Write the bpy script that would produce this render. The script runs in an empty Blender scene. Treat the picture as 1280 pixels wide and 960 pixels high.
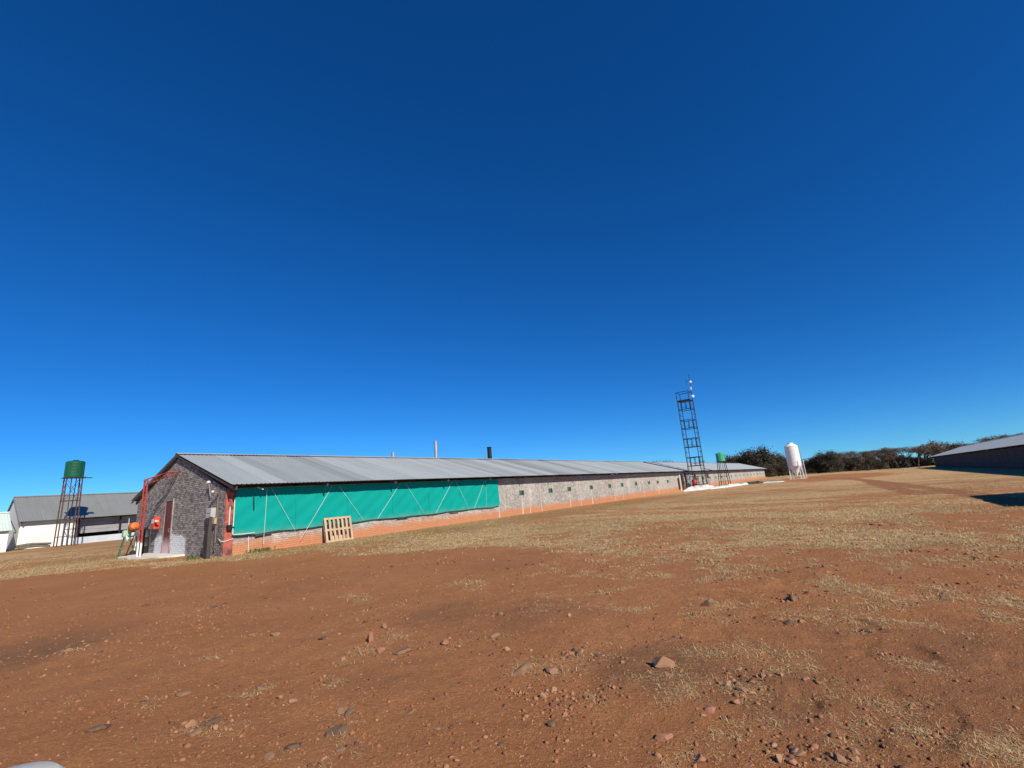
import bpy, math, random
import numpy as np
from mathutils import Vector, Matrix

random.seed(7)
RNG = np.random.default_rng(11)
scene = bpy.context.scene
COL = scene.collection

# ------------------------------------------------------------------ camera
# World axes: X runs across the poultry houses, Y along them, Z up; the camera stands at x = y = 0.
EYE = 1.6
FPX = 576.22                                  # focal length in photo pixels (1280 wide)
def _cam_axes():
    up = Vector((450 - 640, 480 + 1950, -FPX)).normalized()      # zenith in camera space
    bd = Vector((1083 - 640, 480 - 582, -FPX)).normalized()      # long axis of the houses
    bd = (bd - up * bd.dot(up)).normalized()
    nx = bd.cross(up)
    return Matrix((nx, bd, up))               # camera space -> world
RC = _cam_axes()
cam_d = bpy.data.cameras.new('camera')
cam = bpy.data.objects.new('camera', cam_d)
COL.objects.link(cam)
m4 = RC.to_4x4(); m4.translation = Vector((0, 0, EYE))
cam.matrix_world = m4
cam_d.sensor_width = 36
cam_d.lens = FPX / 1280 * 36
cam_d.clip_start = 0.05
cam_d.clip_end = 9000
scene.camera = cam

# ------------------------------------------------------------------ sky, sun, exposure
SUN_EL = math.radians(34)
SUN_OFF = math.radians(17)                    # swing of the sun from +X towards -Y
SUN = Vector((math.cos(SUN_OFF) * math.cos(SUN_EL), -math.sin(SUN_OFF) * math.cos(SUN_EL), math.sin(SUN_EL)))
world = bpy.data.worlds.new('World'); scene.world = world
world.use_nodes = True
wn, wl = world.node_tree.nodes, world.node_tree.links
wn.clear()
sky = wn.new('ShaderNodeTexSky'); sky.sky_type = 'NISHITA'
sky.sun_disc = False
sky.sun_elevation = SUN_EL
sky.sun_rotation = math.atan2(SUN.x, SUN.y)
sky.altitude = 1800
sky.air_density = 0.85; sky.dust_density = 0.0; sky.ozone_density = 4.5
wg = wn.new('ShaderNodeGamma'); wg.inputs[1].default_value = 0.9
wh = wn.new('ShaderNodeHueSaturation')
wh.inputs['Saturation'].default_value = 1.3
wt = wn.new('ShaderNodeMix'); wt.data_type = 'RGBA'; wt.blend_type = 'MULTIPLY'; wt.inputs[0].default_value = 1.0; wt.inputs[7].default_value = (.34, .765, 1.05, 1)   # the phone's white balance
bg = wn.new('ShaderNodeBackground'); bg.inputs[1].default_value = 0.119
wo = wn.new('ShaderNodeOutputWorld')
wl.new(sky.outputs[0], wg.inputs[0]); wl.new(wg.outputs[0], wh.inputs['Color'])
wl.new(wh.outputs[0], wt.inputs[6]); wl.new(wt.outputs[2], bg.inputs[0]); wl.new(bg.outputs[0], wo.inputs[0])
sun_d = bpy.data.lights.new('sun', 'SUN'); sun_d.energy = 5.0; sun_d.angle = math.radians(0.53)
sun_d.color = (1.0, 0.915, 0.77)
sun = bpy.data.objects.new('sun', sun_d); COL.objects.link(sun)
sun.rotation_euler = SUN.to_track_quat('Z', 'Y').to_euler()
sun.location = (20, -10, 40)
scene.view_settings.view_transform = 'Standard'
scene.view_settings.look = 'None'
scene.view_settings.exposure = 0.22
scene.view_settings.gamma = 1.0
scene.view_settings.use_curve_mapping = False

# ------------------------------------------------------------------ terrain height and pixel helpers
def _hash(ix, iy, s):
    h = (ix * 374761393 + iy * 668265263 + s * 974634777) & 0xFFFFFFFF
    h = ((h ^ (h >> 13)) * 1274126177) & 0xFFFFFFFF
    return ((h ^ (h >> 16)) & 0xFFFF) / 65535.0
def vnoise(x, y, s=0):
    x = np.asarray(x, float); y = np.asarray(y, float)
    ix = np.floor(x).astype(np.int64); iy = np.floor(y).astype(np.int64)
    fx = x - ix; fy = y - iy
    fx = fx * fx * (3 - 2 * fx); fy = fy * fy * (3 - 2 * fy)
    a = _hash(ix, iy, s); b = _hash(ix + 1, iy, s); c = _hash(ix, iy + 1, s); d = _hash(ix + 1, iy + 1, s)
    return (a * (1 - fx) + b * fx) * (1 - fy) + (c * (1 - fx) + d * fx) * fy
def fbm(x, y, s=0, o=4):
    t = 0; a = 0.5; n = 0
    for k in range(o):
        t = t + a * vnoise(np.asarray(x) * 2 ** k + 17.3 * k, np.asarray(y) * 2 ** k - 9.1 * k, s + k); n += a; a *= 0.5
    return t / n
def sstep(a, b, x):
    t = np.clip((np.asarray(x, float) - a) / (b - a), 0, 1); return t * t * (3 - 2 * t)
def terrain(x, y):
    x = np.asarray(x, float); y = np.asarray(y, float)
    r = np.hypot(x, y)
    rise = 0.5 * sstep(34, 140, y) * (0.25 + 0.75 * sstep(8, -14, x))
    near = sstep(60, 12, r)
    z = rise + near * (0.10 * (fbm(x / 5, y / 5, 3, 2) - 0.5) + 0.045 * (fbm(x / .8, y / .8, 5, 3) - 0.5))
    z = z + sstep(18, 5, r) * 0.030 * (fbm(x / .22, y / .22, 9, 3) - 0.5)
    hd_ = np.degrees(np.arctan2(x, y))
    z = z - sstep(11, 7, r) * sstep(-26, -8, hd_) * .028 * sstep(.55, .72, fbm(x / .33, y / .33, 13, 2))      # hoof and boot dents
    z = z + sstep(500, 3000, r) * 4
    return z
def tz(x, y): return float(terrain(x, y))
def ray(px, py):
    return (RC @ Vector((px - 640, 480 - py, -FPX))).normalized()
def gp(px, py, z=0.0):
    d = ray(px, py); t = (z - EYE) / d.z
    return Vector((t * d.x, t * d.y, z))
def on_x(px, py, x):
    d = ray(px, py); t = x / d.x
    return Vector((x, t * d.y, EYE + t * d.z))
def on_y(px, py, y):
    d = ray(px, py); t = y / d.y
    return Vector((t * d.x, y, EYE + t * d.z))

# ------------------------------------------------------------------ mesh and object helpers
ORIG = {}
class MB:
    def __init__(s): s.v = []; s.f = []; s.a = []
    def add(s, vs, fs, val=0.5):
        o = len(s.v); s.v += [tuple(p) for p in vs]; s.f += [tuple(i + o for i in f) for f in fs]; s.a += [val] * len(vs)
        return s
    def box(s, x0, x1, y0, y1, z0, z1, val=0.5):
        v = [(x0, y0, z0), (x1, y0, z0), (x1, y1, z0), (x0, y1, z0), (x0, y0, z1), (x1, y0, z1), (x1, y1, z1), (x0, y1, z1)]
        return s.add(v, [(0, 3, 2, 1), (4, 5, 6, 7), (0, 1, 5, 4), (1, 2, 6, 5), (2, 3, 7, 6), (3, 0, 4, 7)], val)
    def beam(s, p, q, w, t=None, up=(0, 0, 1)):
        p = Vector(p); q = Vector(q); d = (q - p).normalized(); t = t or w
        u = Vector(up)
        if abs(d.dot(u)) > .95: u = Vector((0, 1, 0))
        a = d.cross(u).normalized(); b = a.cross(d).normalized()
        a = a * w / 2; b = b * t / 2
        vs = [p - a - b, p + a - b, p + a + b, p - a + b, q - a - b, q + a - b, q + a + b, q - a + b]
        return s.add(vs, [(0, 1, 2, 3), (7, 6, 5, 4), (0, 4, 5, 1), (1, 5, 6, 2), (2, 6, 7, 3), (3, 7, 4, 0)])
    def tube(s, pts, r, n=6, r1=None):
        pts = [Vector(p) for p in pts]; k = len(pts)
        vs = []
        for i, p in enumerate(pts):
            d = (pts[min(i + 1, k - 1)] - pts[max(i - 1, 0)]).normalized()
            u = Vector((0, 0, 1)) if abs(d.z) < .9 else Vector((1, 0, 0))
            a = d.cross(u).normalized(); b = a.cross(d)
            rr = r if r1 is None else r + (r1 - r) * i / (k - 1)
            for j in range(n):
                t = 2 * math.pi * j / n
                vs.append(p + a * math.cos(t) * rr + b * math.sin(t) * rr)
        fs = []
        for i in range(k - 1):
            for j in range(n):
                fs.append((i * n + j, i * n + (j + 1) % n, (i + 1) * n + (j + 1) % n, (i + 1) * n + j))
        fs.append(tuple(range(n))[::-1]); fs.append(tuple((k - 1) * n + j for j in range(n)))
        return s.add(vs, fs)
    def lathe(s, c, prof, n=24, axis=None, wob=0):
        c = Vector(c); vs = []
        A = Vector(axis).normalized() if axis else Vector((0, 0, 1))
        u = Vector((1, 0, 0)) if abs(A.x) < .8 else Vector((0, 1, 0))
        e1 = A.cross(u).normalized(); e2 = A.cross(e1)
        for r, z in prof:
            for j in range(n):
                t = 2 * math.pi * j / n
                rr = r * (1 + wob * math.cos(j * math.pi))
                vs.append(c + A * z + e1 * rr * math.cos(t) + e2 * rr * math.sin(t))
        fs = []
        for i in range(len(prof) - 1):
            for j in range(n):
                fs.append((i * n + j, (i + 1) * n + j, (i + 1) * n + (j + 1) % n, i * n + (j + 1) % n))
        fs.append(tuple(range(n))); fs.append(tuple((len(prof) - 1) * n + j for j in range(n))[::-1])
        return s.add(vs, fs)
    def mesh(s, name, mat, org=(0, 0, 0), smooth=False):
        me = bpy.data.meshes.new(name)
        ox, oy, oz = org
        me.from_pydata([(x - ox, y - oy, z - oz) for x, y, z in s.v], [], s.f)
        at = me.attributes.new('rnd', 'FLOAT', 'POINT'); at.data.foreach_set('value', s.a)
        me.materials.append(mat)
        if smooth:
            me.polygons.foreach_set('use_smooth', [True] * len(me.polygons))
        me.update()
        return me
    def build(s, name, mat, parent=None, loc=None, smooth=False, label=None, bevel=0):
        org = ORIG[parent.name] if parent else (loc or (0, 0, 0))
        o = bpy.data.objects.new(name, s.mesh(name, mat, org, smooth)); COL.objects.link(o)
        if parent: o.parent = parent
        else: o.location = org
        ORIG[o.name] = tuple(org)
        if label: o['label'] = label
        if bevel:
            md = o.modifiers.new('bevel', 'BEVEL'); md.width = bevel; md.segments = 2; md.limit_method = 'ANGLE'
        if smooth:
            try: o.data.set_sharp_from_angle(angle=math.radians(40))
            except Exception: pass
        return o
def thing(name, label, cat, loc, group=None):
    o = bpy.data.objects.new(name, None); COL.objects.link(o); o.location = loc; o.empty_display_size = .3
    ORIG[o.name] = tuple(loc); o['label'] = label; o['category'] = cat
    if group: o['group'] = group
    return o
def tag(o, label, cat, group=None):
    o['label'] = label; o['category'] = cat
    if group: o['group'] = group
    return o
def place(name, me, parent, wloc):
    o = bpy.data.objects.new(name, me); COL.objects.link(o); o.parent = parent
    org = ORIG[parent.name]
    o.location = (wloc[0] - org[0], wloc[1] - org[1], wloc[2] - org[2])
    return o

# ------------------------------------------------------------------ materials
class NT:
    def __init__(s, name):
        s.m = bpy.data.materials.new(name); s.m.use_nodes = True
        s.n = s.m.node_tree.nodes; s.l = s.m.node_tree.links
        s.b = s.n['Principled BSDF']
    def node(s, t, **k):
        x = s.n.new(t)
        for a, v in k.items():
            if a.startswith('i_'): x.inputs[a[2:].replace('_', ' ')].default_value = v
            else: setattr(x, a, v)
        return x
    def link(s, a, b): s.l.new(a, b)
    def obj(s): return s.node('ShaderNodeTexCoord').outputs['Object']
    def noise(s, vec, scale, detail=4, rough=.55, stretch=None):
        if stretch:
            mp = s.node('ShaderNodeMapping'); mp.inputs['Scale'].default_value = stretch; s.link(vec, mp.inputs[0]); vec = mp.outputs[0]
        x = s.node('ShaderNodeTexNoise'); x.inputs['Scale'].default_value = scale; x.inputs['Detail'].default_value = detail; x.inputs['Roughness'].default_value = rough
        s.link(vec, x.inputs['Vector']); return x.outputs[0]
    def rng(s, v, a, b, c=0., d=1.):
        x = s.node('ShaderNodeMapRange'); x.inputs[1].default_value = a; x.inputs[2].default_value = b; x.inputs[3].default_value = c; x.inputs[4].default_value = d
        s.link(v, x.inputs[0]); return x.outputs[0]
    def math(s, op, a, b=None, c=None):
        x = s.node('ShaderNodeMath', operation=op)
        for i, v in enumerate((a, b, c)):
            if v is None: continue
            if isinstance(v, (int, float)): x.inputs[i].default_value = v
            else: s.link(v, x.inputs[i])
        return x.outputs[0]
    def mix(s, f, a, b, mode='MIX'):
        x = s.node('ShaderNodeMix', data_type='RGBA', blend_type=mode)
        for sk, v in ((x.inputs[0], f), (x.inputs[6], a), (x.inputs[7], b)):
            if isinstance(v, (int, float)): sk.default_value = v
            elif isinstance(v, tuple): sk.default_value = (*v, 1) if len(v) == 3 else v
            else: s.link(v, sk)
        return x.outputs[2]
    def bump(s, hgt, strength=.5, dist=.02):
        x = s.node('ShaderNodeBump'); x.inputs['Strength'].default_value = strength; x.inputs['Distance'].default_value = dist
        s.link(hgt, x.inputs['Height']); s.link(x.outputs[0], s.b.inputs['Normal']); return x
    def out(s, col, rough=.8, metal=0., spec=.3):
        if isinstance(col, tuple): s.b.inputs['Base Color'].default_value = (*col, 1)
        else: s.link(col, s.b.inputs['Base Color'])
        if isinstance(rough, (int, float)): s.b.inputs['Roughness'].default_value = rough
        else: s.link(rough, s.b.inputs['Roughness'])
        s.b.inputs['Metallic'].default_value = metal
        s.b.inputs['Specular IOR Level'].default_value = spec
        return s.m
def worn(name, c, c2, scale=3., rough=.7, metal=0., amt=(.35, .7), bump=.15, spec=.3, stretch=None):
    t = NT(name); o = t.obj()
    n = t.noise(o, scale, 6, .6, stretch); f = t.noise(o, scale * 14, 3)
    col = t.mix(t.rng(n, *amt), c, c2)
    col = t.mix(t.rng(f, .3, .8, 0, .22), col, tuple(x * .55 for x in c2))
    if bump: t.bump(f, bump, .01)
    return t.out(col, rough, metal, spec)

M = {}
def soil_stain(t, z, pos, top=.42):
    n = t.noise(pos, .9, 5, .6); f = t.noise(pos, 9, 4)
    e = t.math('ADD', t.math('MULTIPLY', t.math('SUBTRACT', n, .5), .55), t.math('MULTIPLY', t.math('SUBTRACT', f, .5), .18))
    return t.rng(t.math('ADD', z, e), top + .24, top - .12, 0, 1)
def brick_wall(name, stain=True, tone=1.0):
    t = NT(name); geo = t.node('ShaderNodeNewGeometry').outputs['Position']
    sp = t.node('ShaderNodeSeparateXYZ'); t.link(geo, sp.inputs[0])
    al = t.math('ADD', sp.outputs[0], sp.outputs[1])
    cb = t.node('ShaderNodeCombineXYZ'); t.link(al, cb.inputs[0]); t.link(sp.outputs[2], cb.inputs[1])
    br = t.node('ShaderNodeTexBrick'); t.link(cb.outputs[0], br.inputs['Vector'])
    br.inputs['Scale'].default_value = 1; br.inputs['Brick Width'].default_value = .232; br.inputs['Row Height'].default_value = .088
    br.inputs['Mortar Size'].default_value = .011; br.inputs['Mortar Smooth'].default_value = .3; br.inputs['Bias'].default_value = -.1
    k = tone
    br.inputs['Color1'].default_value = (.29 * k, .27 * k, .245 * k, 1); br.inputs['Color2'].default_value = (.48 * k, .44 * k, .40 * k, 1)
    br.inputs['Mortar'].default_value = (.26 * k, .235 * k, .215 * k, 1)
    big = t.noise(geo, .55, 5, .6); sm = t.noise(geo, 11, 5, .7)
    mid = t.noise(geo, 4.5, 4, .7)
    col = t.mix(t.rng(big, .35, .7, 0, .45), br.outputs[0], (.62 * k, .60 * k, .55 * k))
    col = t.mix(t.rng(mid, .5, .66, 0, .6), col, (.20 * k, .185 * k, .175 * k))
    col = t.mix(t.rng(mid, .46, .34, 0, .45), col, (.66 * k, .64 * k, .60 * k))
    col = t.mix(t.rng(sm, .5, .75, 0, .75), col, (.15 * k, .13 * k, .125 * k))
    vs = t.noise(geo, 2.2, 4, .6, (1, 1, .08))
    col = t.mix(t.rng(vs, .56, .78, 0, .5), col, (.68 * k, .64 * k, .59 * k))
    if stain:
        col = t.mix(t.math('MULTIPLY', soil_stain(t, t.math('SUBTRACT', sp.outputs[2], t.math('MULTIPLY', t.rng(sp.outputs[1], 34, 140, 0, .5), 1)), geo), .88), col, t.mix(sm, (.58, .24, .10), (.44, .165, .07)))
    hgt = t.math('ADD', t.math('MULTIPLY', br.outputs[1], -1.0), t.math('MULTIPLY', sm, .7))
    t.bump(hgt, .9, .012)
    return t.out(col, .92, 0, .15)
M['brick_wall'] = brick_wall('brick_long_wall')
M['brick_shade'] = brick_wall('brick_shaded_wall', False, .26)  # same brick darkened, the wall's deep shade put into its colour
def gable_mat(name, mortar):
    t = NT(name); geo = t.node('ShaderNodeNewGeometry').outputs['Position']
    sp = t.node('ShaderNodeSeparateXYZ'); t.link(geo, sp.inputs[0])
    n = t.noise(geo, 1.3, 5); f = t.noise(geo, 24, 4, .7)
    at = t.node('ShaderNodeAttribute', attribute_name='rnd')
    if mortar: col = t.mix(n, (.13, .115, .11), (.20, .18, .165))
    else:
        col = t.mix(at.outputs['Fac'], (.17, .15, .14), (.47, .425, .395))
        col = t.mix(t.rng(n, .4, .7, 0, .5), col, (.30, .27, .25))
    col = t.mix(t.rng(f, .45, .75, 0, .5), col, (.10, .085, .08))
    # whitewash brushed on the foot of the wall about the door
    e = t.math('MULTIPLY', t.math('SUBTRACT', t.noise(geo, 2.5, 5, .65), .5), .7)
    dx = t.math('ABSOLUTE', t.math('ADD', sp.outputs[0], 27.15))
    mx = t.rng(t.math('ADD', dx, e), 2.12, 1.98)
    mz = t.rng(t.math('ADD', sp.outputs[2], t.math('ADD', t.math('MULTIPLY', e, .5), t.math('MULTIPLY', t.math('POWER', t.math('DIVIDE', dx, 2.1), 4), .25))), .98, .88)
    col = t.mix(t.math('MULTIPLY', t.math('MULTIPLY', mx, mz), t.rng(f, .35, .6, .95, .55)), col, (.90, .90, .90))
    t.bump(f, .5, .006)
    return t.out(col, .93, 0, .12)
M['gable_brick'] = gable_mat('gable_brick', False)
M['gable_mortar'] = gable_mat('gable_mortar', True)

def metal_sheet(name, c=(.40, .43, .435), lo=.62, hi=1.12, rough=(.45, .6), metal=.08, rnd=True, tint=(.355, .385, .39)):
    t = NT(name); geo = t.node('ShaderNodeNewGeometry').outputs['Position']
    n = t.noise(geo, .35, 5, .6); st = t.noise(geo, 2.0, 4, .6, (.12, 1, .12)); f = t.noise(geo, 18, 3)
    v = t.rng(st, .35, .7, .93, 1.03)
    if rnd:
        oi = t.node('ShaderNodeObjectInfo').outputs['Random']
        v = t.math('MULTIPLY', v, t.rng(oi, 0, 1, .9, 1.06))
        sp = t.node('ShaderNodeSeparateXYZ'); t.link(geo, sp.inputs[0])
        w = t.node('ShaderNodeCombineXYZ'); t.link(t.math('FLOOR', t.math('DIVIDE', sp.outputs[1], 1.524)), w.inputs[0])
        wh_ = t.node('ShaderNodeTexWhiteNoise', noise_dimensions='3D'); t.link(w.outputs[0], wh_.inputs[0])
        v = t.math('MULTIPLY', v, t.rng(wh_.outputs[0], .45, .95, 1.0, lo + .06))
    col = t.mix(t.rng(n, .3, .75), c, tint)
    cm = t.node('ShaderNodeCombineXYZ')
    for i in range(3): t.link(v, cm.inputs[i])
    col = t.mix(1.0, col, cm.outputs[0], 'MULTIPLY')
    t.bump(f, .05, .004)
    return t.out(col, t.rng(n, .3, .7, *rough), metal, .4)
M['roof'] = metal_sheet('galvanised_roof')
M['roof_far'] = metal_sheet('galvanised_roof_far', (.41, .45, .47), tint=(.36, .395, .415), rnd=False)
M['roof_shed'] = metal_sheet('shed_roof', (.25, .26, .25), tint=(.22, .23, .22), rnd=False)
M['roof_pale'] = metal_sheet('pale_green_roof', (.60, .70, .62), tint=(.56, .66, .58), rnd=False, metal=0.)
M['under'] = worn('roof_underside_timber', (.10, .075, .06), (.06, .045, .04), 2)
M['red_paint'] = worn('worn_red_paint', (.46, .115, .085), (.11, .06, .05), 3.0, amt=(.44, .60))
def two_tone(name, c, c2, z0, z1, low, lowamt=.9, rough=.6):
    t = NT(name); geo = t.node('ShaderNodeNewGeometry').outputs['Position']
    sp = t.node('ShaderNodeSeparateXYZ'); t.link(geo, sp.inputs[0])
    n = t.noise(geo, 5, 5, .6)
    col = t.mix(t.rng(n, .4, .7), c, c2)
    z = t.math('ADD', sp.outputs[2], t.math('MULTIPLY', t.math('SUBTRACT', n, .5), .4))
    col = t.mix(t.rng(z, z1, z0, 0, lowamt), col, low)
    return t.out(col, rough, 0, .3)
M['truss_red'] = two_tone('red_truss_paint', (.33, .055, .045), (.20, .045, .04), .62, .74, (.78, .74, .70))
M['door_red'] = two_tone('maroon_door_paint', (.15, .03, .03), (.09, .025, .025), .35, .85, (.70, .50, .50))
M['frame_wood'] = worn('weathered_frame', (.34, .30, .26), (.2, .16, .13), 4)
M['dark_wood'] = worn('dark_timber', (.045, .038, .034), (.09, .075, .06), 3, stretch=(1, 1, .2))
M['grey_wood'] = worn('grey_timber', (.20, .16, .13), (.10, .08, .07), 4, stretch=(1, 1, .2))
M['pallet'] = worn('pallet_pine', (.56, .41, .27), (.40, .28, .18), 5, .75, stretch=(1, 1, .15))
M['concrete'] = worn('pale_concrete', (.72, .70, .65), (.54, .50, .44), 1.6, .9)
M['white_wall'] = worn('white_plaster', (.78, .79, .75), (.66, .67, .62), .8, .85, amt=(.45, .8))
M['blue_wall'] = worn('pale_blue_plaster', (.52, .57, .62), (.44, .48, .53), 1, .85)
M['grey_sheet'] = worn('grey_cladding', (.33, .33, .34), (.25, .25, .27), 1, .6, .2)
M['steel_white'] = worn('white_steel', (.80, .80, .77), (.66, .65, .60), 1.2, .45, .0, amt=(.5, .8))
M['steel_grey'] = worn('galvanised_steel', (.62, .63, .64), (.45, .46, .47), 2, .35, .75)
M['steel_dark'] = worn('dark_steel', (.022, .022, .025), (.016, .015, .016), 3, .6, .2)
M['rust'] = worn('rusty_steel', (.11, .055, .048), (.06, .04, .036), 3, .8)
M['tank_dark'] = worn('dark_green_tank', (.008, .105, .052), (.007, .07, .036), 1.2, .45)
M['tank_light'] = worn('mint_green_tank', (.055, .42, .24), (.045, .34, .19), 1.2, .5)
M['green_paint'] = worn('green_vent_paint', (.055, .15, .095), (.04, .09, .06), 6, .6)
M['mint_paint'] = worn('pale_green_machine_paint', (.40, .56, .40), (.30, .42, .30), 5, .55)
M['orange'] = worn('orange_drum_paint', (.80, .17, .03), (.62, .12, .025), 4, .5)
M['signal_red'] = worn('bright_red_paint', (.66, .07, .04), (.52, .055, .035), 5, .5)
M['black_rubber'] = worn('black_plastic', (.02, .02, .022), (.03, .03, .03), 4, .5)
M['white_plastic'] = worn('white_plastic', (.68, .68, .66), (.58, .58, .56), 2, .45)
M['cream_plastic'] = worn('cream_plastic', (.70, .68, .58), (.58, .55, .46), 2, .5)
M['grey_plastic'] = worn('grey_meter_box', (.50, .51, .50), (.40, .40, .39), 3, .5)
M['rope'] = worn('pale_rope', (.66, .80, .76), (.58, .68, .64), 10, .8)
M['lime'] = worn('lime_white', (.66, .65, .63), (.50, .48, .45), 1.5, .9)
M['bluegrey'] = worn('blue_grey_panel', (.42, .52, .58), (.36, .44, .50), 2, .5)
M['streak'] = worn('lime_streak', (.56, .48, .42), (.46, .37, .30), 6, .9)
M['bark'] = worn('bark', (.10, .08, .065), (.055, .045, .04), 4, .9)
M['pale_bark'] = worn('pale_bark', (.30, .27, .23), (.18, .16, .14), 4, .9)
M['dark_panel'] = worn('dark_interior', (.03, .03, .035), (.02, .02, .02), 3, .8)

def curtain_mat():
    t = NT('teal_curtain'); geo = t.node('ShaderNodeNewGeometry').outputs['Position']
    n = t.noise(geo, .8, 5, .6); w = t.node('ShaderNodeTexWave'); w.inputs['Scale'].default_value = 60; w.inputs['Distortion'].default_value = 1
    t.link(geo, w.inputs['Vector'])
    st = t.noise(geo, 3, 5, .6, (1, 1, .1))
    col = t.mix(n, (.003, .30, .262), (.003, .27, .238))
    col = t.mix(t.rng(st, .55, .8, 0, .35), col, (.008, .31, .26))
    sp = t.node('ShaderNodeSeparateXYZ'); t.link(geo, sp.inputs[0])
    dz = t.math('ADD', sp.outputs[2], t.math('MULTIPLY', t.math('SUBTRACT', t.noise(geo, 3, 5), .5), .5))
    col = t.mix(t.rng(dz, 1.05, .7, 0, .22), col, (.30, .26, .17))
    t.bump(t.math('ADD', t.math('MULTIPLY', w.outputs['Fac'], .15), st), .12, .02)
    return t.out(col, .7, 0, .08)
M['curtain'] = curtain_mat()

def leaf_mat(name, a, b):
    t = NT(name); at = t.node('ShaderNodeAttribute', attribute_name='rnd')
    oi = t.node('ShaderNodeObjectInfo').outputs['Random']
    col = t.mix(at.outputs['Fac'], a, b)
    hs = t.node('ShaderNodeHueSaturation'); t.link(col, hs.inputs['Color']); t.link(t.rng(oi, 0, 1, .8, 1.15), hs.inputs['Value'])
    return t.out(hs.outputs[0], .8, 0, .15)
M['leaf_dark'] = leaf_mat('evergreen_leaves', (.040, .040, .029), (.098, .086, .060))
M['leaf_brown'] = leaf_mat('dry_winter_twigs', (.10, .08, .062), (.20, .16, .125))
M['leaf_mid'] = leaf_mat('olive_leaves', (.06, .055, .036), (.135, .115, .078))
M['straw'] = leaf_mat('straw_blades', (.40, .265, .115), (.80, .61, .34))
M['weed'] = leaf_mat('weed_leaves', (.07, .10, .035), (.17, .19, .075))

def stone_mat(name, a, b, dust=.5):
    t = NT(name); o = t.obj(); geo = t.node('ShaderNodeNewGeometry')
    n = t.noise(geo.outputs['Position'], 9, 6, .65); f = t.noise(geo.outputs['Position'], 60, 4, .6)
    oi = t.node('ShaderNodeObjectInfo').outputs['Random']
    col = t.mix(t.rng(n, .35, .68), a, b)
    col = t.mix(t.math('MULTIPLY', t.rng(n, .48, .64), t.rng(oi, 0, 1, dust * .4, dust)), col, (.31, .135, .065))
    sp = t.node('ShaderNodeSeparateXYZ'); t.link(o, sp.inputs[0])
    col = t.mix(t.rng(t.math('ADD', sp.outputs[2], t.math('MULTIPLY', n, .3)), .10, -.2, 0, .8), col, (.26, .105, .05))
    t.bump(t.math('ADD', n, t.math('MULTIPLY', f, .35)), .7, .012)
    return t.out(col, .9, 0, .2)
M['stone_grey'] = stone_mat('grey_stone', (.185, .108, .064), (.28, .17, .105), .85)
M['stone_dark'] = stone_mat('dark_stone', (.095, .062, .043), (.17, .105, .066), .7)
M['stone_tan'] = stone_mat('tan_stone', (.28, .15, .085), (.37, .22, .135), .7)
M['stone_red'] = stone_mat('red_brown_stone', (.28, .125, .07), (.36, .19, .12), .6)

def ground_mat():
    t = NT('red_soil_and_dry_grass'); geo = t.node('ShaderNodeNewGeometry').outputs['Position']
    ga = t.node('ShaderNodeAttribute', attribute_name='grass').outputs['Fac']
    da = t.node('ShaderNodeAttribute', attribute_name='dark').outputs['Fac']
    ra = t.node('ShaderNodeAttribute', attribute_name='tone').outputs['Fac']
    n1 = t.noise(geo, .5, 6, .6); n2 = t.noise(geo, 4, 6, .65); n3 = t.noise(geo, 26, 5, .7); n4 = t.noise(geo, 85, 4, .75)
    soil = t.mix(t.rng(n1, .3, .7), (.350, .145, .057), (.425, .188, .078))
    soil = t.mix(t.rng(n2, .42, .72, 0, .6), soil, (.290, .115, .046))
    soil = t.mix(t.rng(n3, .52, .8, 0, .55), soil, (.52, .275, .13))
    soil = t.mix(t.rng(n3, .45, .2, 0, .5), soil, (.16, .062, .032))
    soil = t.mix(t.rng(n4, .56, .72, 0, .5), soil, (.54, .30, .14)); soil = t.mix(t.rng(n4, .44, .3, 0, .5), soil, (.14, .055, .028))
    soil = t.mix(t.math('MULTIPLY', da, t.rng(n2, .25, .7, .5, .9)), soil, t.mix(n3, (.15, .078, .042), (.24, .125, .065)))
    straw = t.mix(t.rng(n2, .3, .7), (.44, .30, .135), (.66, .49, .25))
    straw = t.mix(t.math('MULTIPLY', ra, .8), straw, t.mix(n3, (.145, .118, .058), (.25, .185, .092)))
    straw = t.mix(t.rng(n3, .5, .25, 0, .7), straw, (.18, .10, .05))
    # patchy cover: threshold of noise against the grass density
    nn = t.math('ADD', t.math('MULTIPLY', n2, .42), t.math('MULTIPLY', n3, .58))
    lo = t.rng(ga, 0, 1, .68, .415)
    cov = t.node('ShaderNodeMapRange'); t.link(nn, cov.inputs[0]); t.link(lo, cov.inputs[1]); t.link(t.math('ADD', lo, .09), cov.inputs[2])
    cv = t.math('MULTIPLY', cov.outputs[0], t.rng(ga, 0.02, .25))
    col = t.mix(t.math('MULTIPLY', cv, .9), soil, straw)
    hgt = t.math('ADD', t.math('MULTIPLY', n3, 1.0), t.math('ADD', t.math('MULTIPLY', n4, .55), t.math('MULTIPLY', n2, .9)))
    t.bump(hgt, .85, .038)
    return t.out(col, .95, 0, .12)
M['ground'] = ground_mat()

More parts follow.
